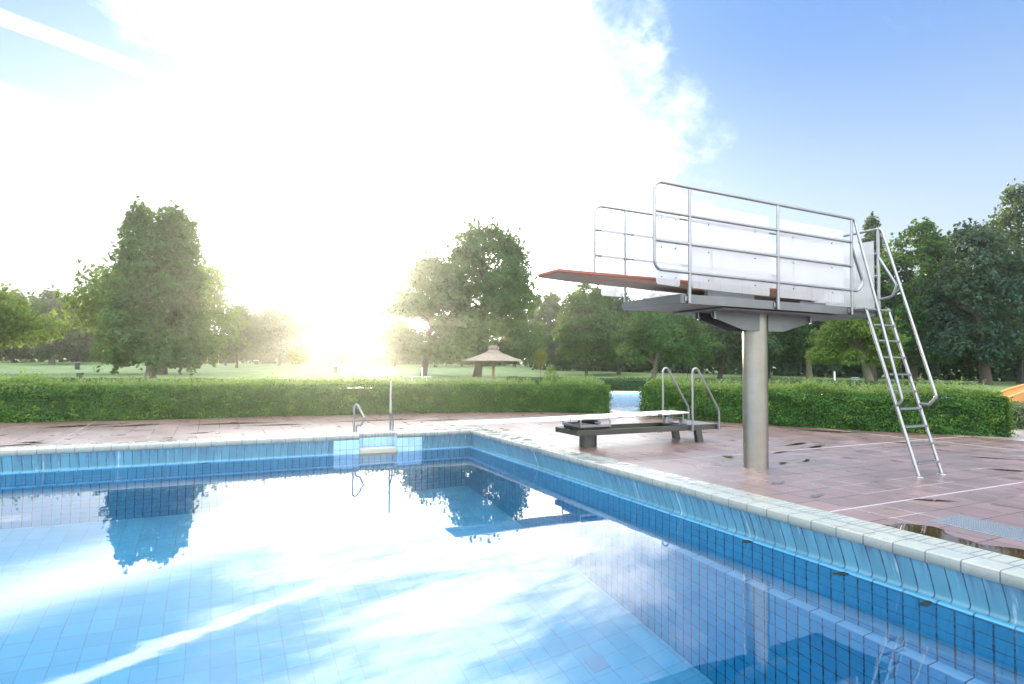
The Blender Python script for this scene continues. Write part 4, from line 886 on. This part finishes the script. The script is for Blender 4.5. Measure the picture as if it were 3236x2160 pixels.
for sx in (-.5, .5): q = MB(); q.tube([(g[0] + sx, g[1], g[2]), (g[0] + sx * .8, g[1], g[2] + 1.5)], .03, 6); q.build('post', 'steel', r)
q = MB(); q.tube([(g[0] - .5, g[1], g[2] + 1.5), (g[0] + .5, g[1], g[2] + 1.5)], .035, 6); q.build('crossbar', 'white_paint', r)
q = MB(); q.tube([(g[0] + .4, g[1], g[2] + 1.45), (g[0] + 1.2, g[1], g[2])], .03, 6); q.build('brace', 'steel', r)
g = ground(20.01, 148.9); r = thing('white_hut', g, 'small flat white hut at the wood edge just left of the sun', 'hut')
q = MB(); q.box((g[0] - 1.1, g[1] - .7, g[2] - .1), (g[0] + 1.1, g[1] + .7, g[2] + 2.2), .02); q.build('wall', 'white_paint', r)
q = MB(); q.box((g[0] - .80, g[1] - .73, g[2] + 1.45), (g[0] - .40, g[1] - .69, g[2] + 1.9), .005); q.build('window', 'black', r)
q = MB(); q.box((g[0] - 1.2, g[1] - .8, g[2] + 2.2), (g[0] + 1.2, g[1] + .8, g[2] + 2.28), .01); q.build('roof', 'concrete', r)
g = ground(11.46, 82.9); r = thing('lamp_post', g, 'thin lamp post beside the bin on the bright lawn', 'lamp post')
q = MB(); q.tube([g, (g[0], g[1], g[2] + 3.7)], .045, 8); q.build('pole', 'steel_dull', r); q = MB(); q.box((g[0] - .08, g[1] - .2, g[2] + 3.68), (g[0] + .08, g[1] + .1, g[2] + 3.76), .01); q.build('lamp_head', 'white_paint', r)
# young staked trees
def sapling(label, x, y, h, r_, n, size, mat, stakes=False, lean=0.):
    g = ground(x, y); r = thing('young_tree', g, label, 'young tree', 'young trees on the lawn')
    q = MB(); q.tube([g, (g[0] + lean * .5, g[1], g[2] + h * .5), (g[0] + lean, g[1], g[2] + h * .9)], [.035, .03, .012], 8)
    for k in range(6): q.tube([(g[0] + lean * .7, g[1], g[2] + h * (.45 + .07 * k)), (g[0] + lean + r_ * .7 * math.cos(k * 2.1), g[1] + r_ * .7 * math.sin(k * 2.1), g[2] + h * (.58 + .07 * k))], .008, 5)
    q.build('trunk', 'bark_pale', r)
    d = unit(rng.normal(0, 1, (n, 3))); P = np.array([g[0] + lean, g[1], g[2] + h * .72]) + d * np.array([r_, r_, h * .30]) * (rng.uniform(.15, 1, n) ** .5)[:, None]
    V, F = leaves(P, d + np.array([0, 0, .4]), size, .6, .6); npmesh('crown', V, F, mat, r, np.array(g))
    if stakes:
        for sx in (-.18, .18): q = MB(); q.tube([(g[0] + sx, g[1], g[2]), (g[0] + sx, g[1], g[2] + h * .5)], .03, 6); q.build('stake', 'wood_post', r)
sapling('round topped young tree on a thin leaning trunk in the bright lawn', 2.35, 51.7, 3.3, 1.15, 1300, .17, 'sapling_leaf', lean=.27)
sapling('young tree with two stakes right of the thatched parasol', 26.24, 43.82, 3.3, .8, 1000, .18, 'sapling_leaf', True)
# showers
for label, x, y, h in (('white shower post on the lawn left of the thatched parasol', 16.4, 53.83, 1.25), ('pale shower post behind the right hedge', 45.11, 23.46, 1.35)):
    g = ground(x, y); r = thing('shower_post', g, label, 'shower', 'open-air showers')
    q = MB(); q.box((g[0] - .07, g[1] - .05, g[2]), (g[0] + .07, g[1] + .05, g[2] + h), .01); q.build('column', 'white_paint', r)
    q = MB(); q.tube(fillet([(g[0] - .02, g[1], g[2] + h), (g[0] - .02, g[1], g[2] + h + .10), (g[0] - .17, g[1] - .05, g[2] + h + .10), (g[0] - .17, g[1] - .05, g[2] + h + .03)], .04), .014, 8); q.build('spout', 'steel', r)
for label, x0, y0, x1, y1 in (('low white bar in front of the shower on the lawn', 11.6, 44.9, 14.1, 43.5), ('short white bar beyond the top of the tall grab rail', 8.4, 46.6, 9.4, 46.1)):
    g = ground((x0 + x1) / 2, (y0 + y1) / 2); r = thing('barrier_bar', g, label, 'barrier', 'white bars on the lawn')
    q = MB(); q.tube([(x0, y0, g[2] + .45), (x1, y1, g[2] + .45)], .03, 8); q.build('bar', 'white_paint', r)
    for t in (.3, .8) if x1 - x0 > 1 else (.9,): q = MB(); q.tube([(x0 + (x1 - x0) * t, y0 + (y1 - y0) * t, g[2]), (x0 + (x1 - x0) * t, y0 + (y1 - y0) * t, g[2] + .45)], .03, 8); q.build('leg', 'white_paint', r)
# thatched parasol
g = (11.72, 24.32, float(tz(11.72, 24.32))); r = thing('thatched_parasol', g, 'round straw parasol on a wooden post on the lawn', 'parasol'); g = (g[0], g[1], 0)
q = MB(); q.tube([(g[0], g[1], -.35), (g[0], g[1], 2.2)], .10, 12); q.build('post', 'wood_post', r)
q = MB(); q.lathe([(1.99, 1.615), (2.02, 1.635), (1.98, 1.66), (1.3, 1.90), (.66, 2.14), (.60, 2.16)], g, 72, True, .012); q.lathe([(1.99, 1.615), (1.2, 1.80), (.1, 2.05)], g, 48); q.build('thatch_skirt', 'thatch_straw', r)
q = MB(); q.lathe([(.70, 2.08), (.72, 2.11), (.45, 2.25), (.27, 2.40), (.25, 2.44)], g, 48, True, .02); q.lathe([(.29, 2.36), (.34, 2.48), (.33, 2.58), (.20, 2.66), (.02, 2.62)], g, 40, True, .05); q.build('thatch_cap', 'thatch_straw', r)

# wire fence at the edge of the wood
def fence(label, pts, step, h, kf=1.5):
    L = np.array([far(p, kf) for p in pts], float); step *= kf; h *= kf; seg = np.linalg.norm(np.diff(L, axis=0), axis=1); r = thing('wire_fence', (*L[0], float(tz(*L[0]))), label, 'fence', 'wire fences at the wood edge')
    q = MB(); prev = None; tot = seg.sum(); k = int(tot / step)
    cum = np.concatenate([[0], np.cumsum(seg)]); tops = []
    for j in range(k + 1):
        s = j * step; i = min(np.searchsorted(cum, s, side='right') - 1, len(seg) - 1); t = (s - cum[i]) / seg[i]; p = L[i] * (1 - t) + L[i + 1] * t
        b = ground(*p); tops.append(b)
    for b in tops: q = MB(); q.tube([b, (b[0], b[1], b[2] + h)], .035, 6); q.build('post', 'fence_green', r)
    q = MB()
    for z in np.linspace(.1, h - .05, 9): q.tube([(b[0], b[1], b[2] + z) for b in tops], .006, 4, False)
    for a, b in zip(tops[:-1], tops[1:]):
        for t in np.linspace(0, 1, 8)[1:-1]: q.tube([tuple(np.array(a) * (1 - t) + np.array(b) * t), tuple(np.array(a) * (1 - t) + np.array(b) * t + np.array([0, 0, h - .05]))], .005, 4, False)
    q.build('wire_mesh', 'fence_green', r)
fence('dark green wire fence in front of the wood at the right', [(33.5, 33.), (41.5, 20.), (46.5, 9.), (50.5, -4.)], 2.4, 1.6)
fence('wire fence in front of the wood at the far left', [(-58, 124), (-30, 110), (-8, 100)], 3., 1.7)
# orange water slide at the right edge
r = thing('water_slide', (21.4, -.65, 0), 'orange water slide chute rising at the right edge beyond the hedge', 'slide')
def chute(w, d, t):
    q = MB(); P0 = [(20.3, -.1, .22), (20.8, -.35, .45), (21.3, -.60, .66), (21.8, -.85, .82), (22.6, -1.25, .95), (23.6, -1.75, 1.0)]
    vs = []; fs = []; nrm = Vector((.45, .89, 0)); m = 9
    for p in P0:
        for k in range(m):
            a = PI * k / (m - 1); vs.append(Vector(p) + nrm * (w * math.cos(a)) + Vector((0, 0, -d * math.sin(a))))
    for i in range(len(P0) - 1):
        for k in range(m - 1): fs.append((i * m + k, i * m + k + 1, (i + 1) * m + k + 1, (i + 1) * m + k))
    q.add(vs, fs, True)
    for s_ in (-1, 1): q.tube([Vector(p) + nrm * (w * s_) for p in P0], .045, 8)
    return q
chute(.42, .62, .03).build('chute', 'orange', r)
q = MB()
for k in range(14): x = 21.0 + k * .14; q.tube([(x, -1.25 - (x - 21) * .5, .0), (x, -1.25 - (x - 21) * .5, .32)], .015, 6)
q.build('railing', 'black', r)
q = MB(); q.box((20.9, -2.6, -.05), (24.5, -2.2, .08), .01, Matrix.Rotation(-.46, 3, 'Z')); q.build('kerb', 'white_paint', r)

# ------------------------------------------------------------------ haze volume, added for the glare veil around the sun
def haze(dens, g):
    m, nt, out = newmat('haze')
    v = nt.nodes.new('ShaderNodeVolumePrincipled'); v.inputs['Color'].default_value = (.98, .97, .93, 1); v.inputs['Density'].default_value = dens; v.inputs['Anisotropy'].default_value = g
    nt.links.new(v.outputs[0], out.inputs['Volume']); MAT['haze'] = m
    q = MB(); q.box((-300, -60, -6.), (300, 290, 34), 0); tag(q.build('haze', 'haze'), kind='stuff')
haze(.0005, .82)

# ------------------------------------------------------------------ render settings
scene.render.engine = 'CYCLES'
cy = scene.cycles; cy.max_bounces = 8; cy.diffuse_bounces = 3; cy.glossy_bounces = 4; cy.transmission_bounces = 6; cy.transparent_max_bounces = 10; cy.volume_bounces = 0
try: cy.use_denoising = True; cy.sample_clamp_indirect = 12.; cy.blur_glossy = .3
except Exception: pass
vs = scene.view_settings; vs.view_transform = 'Standard'; vs.look = 'None'; vs.exposure = EV; vs.gamma = 1.; vs.use_curve_mapping = False
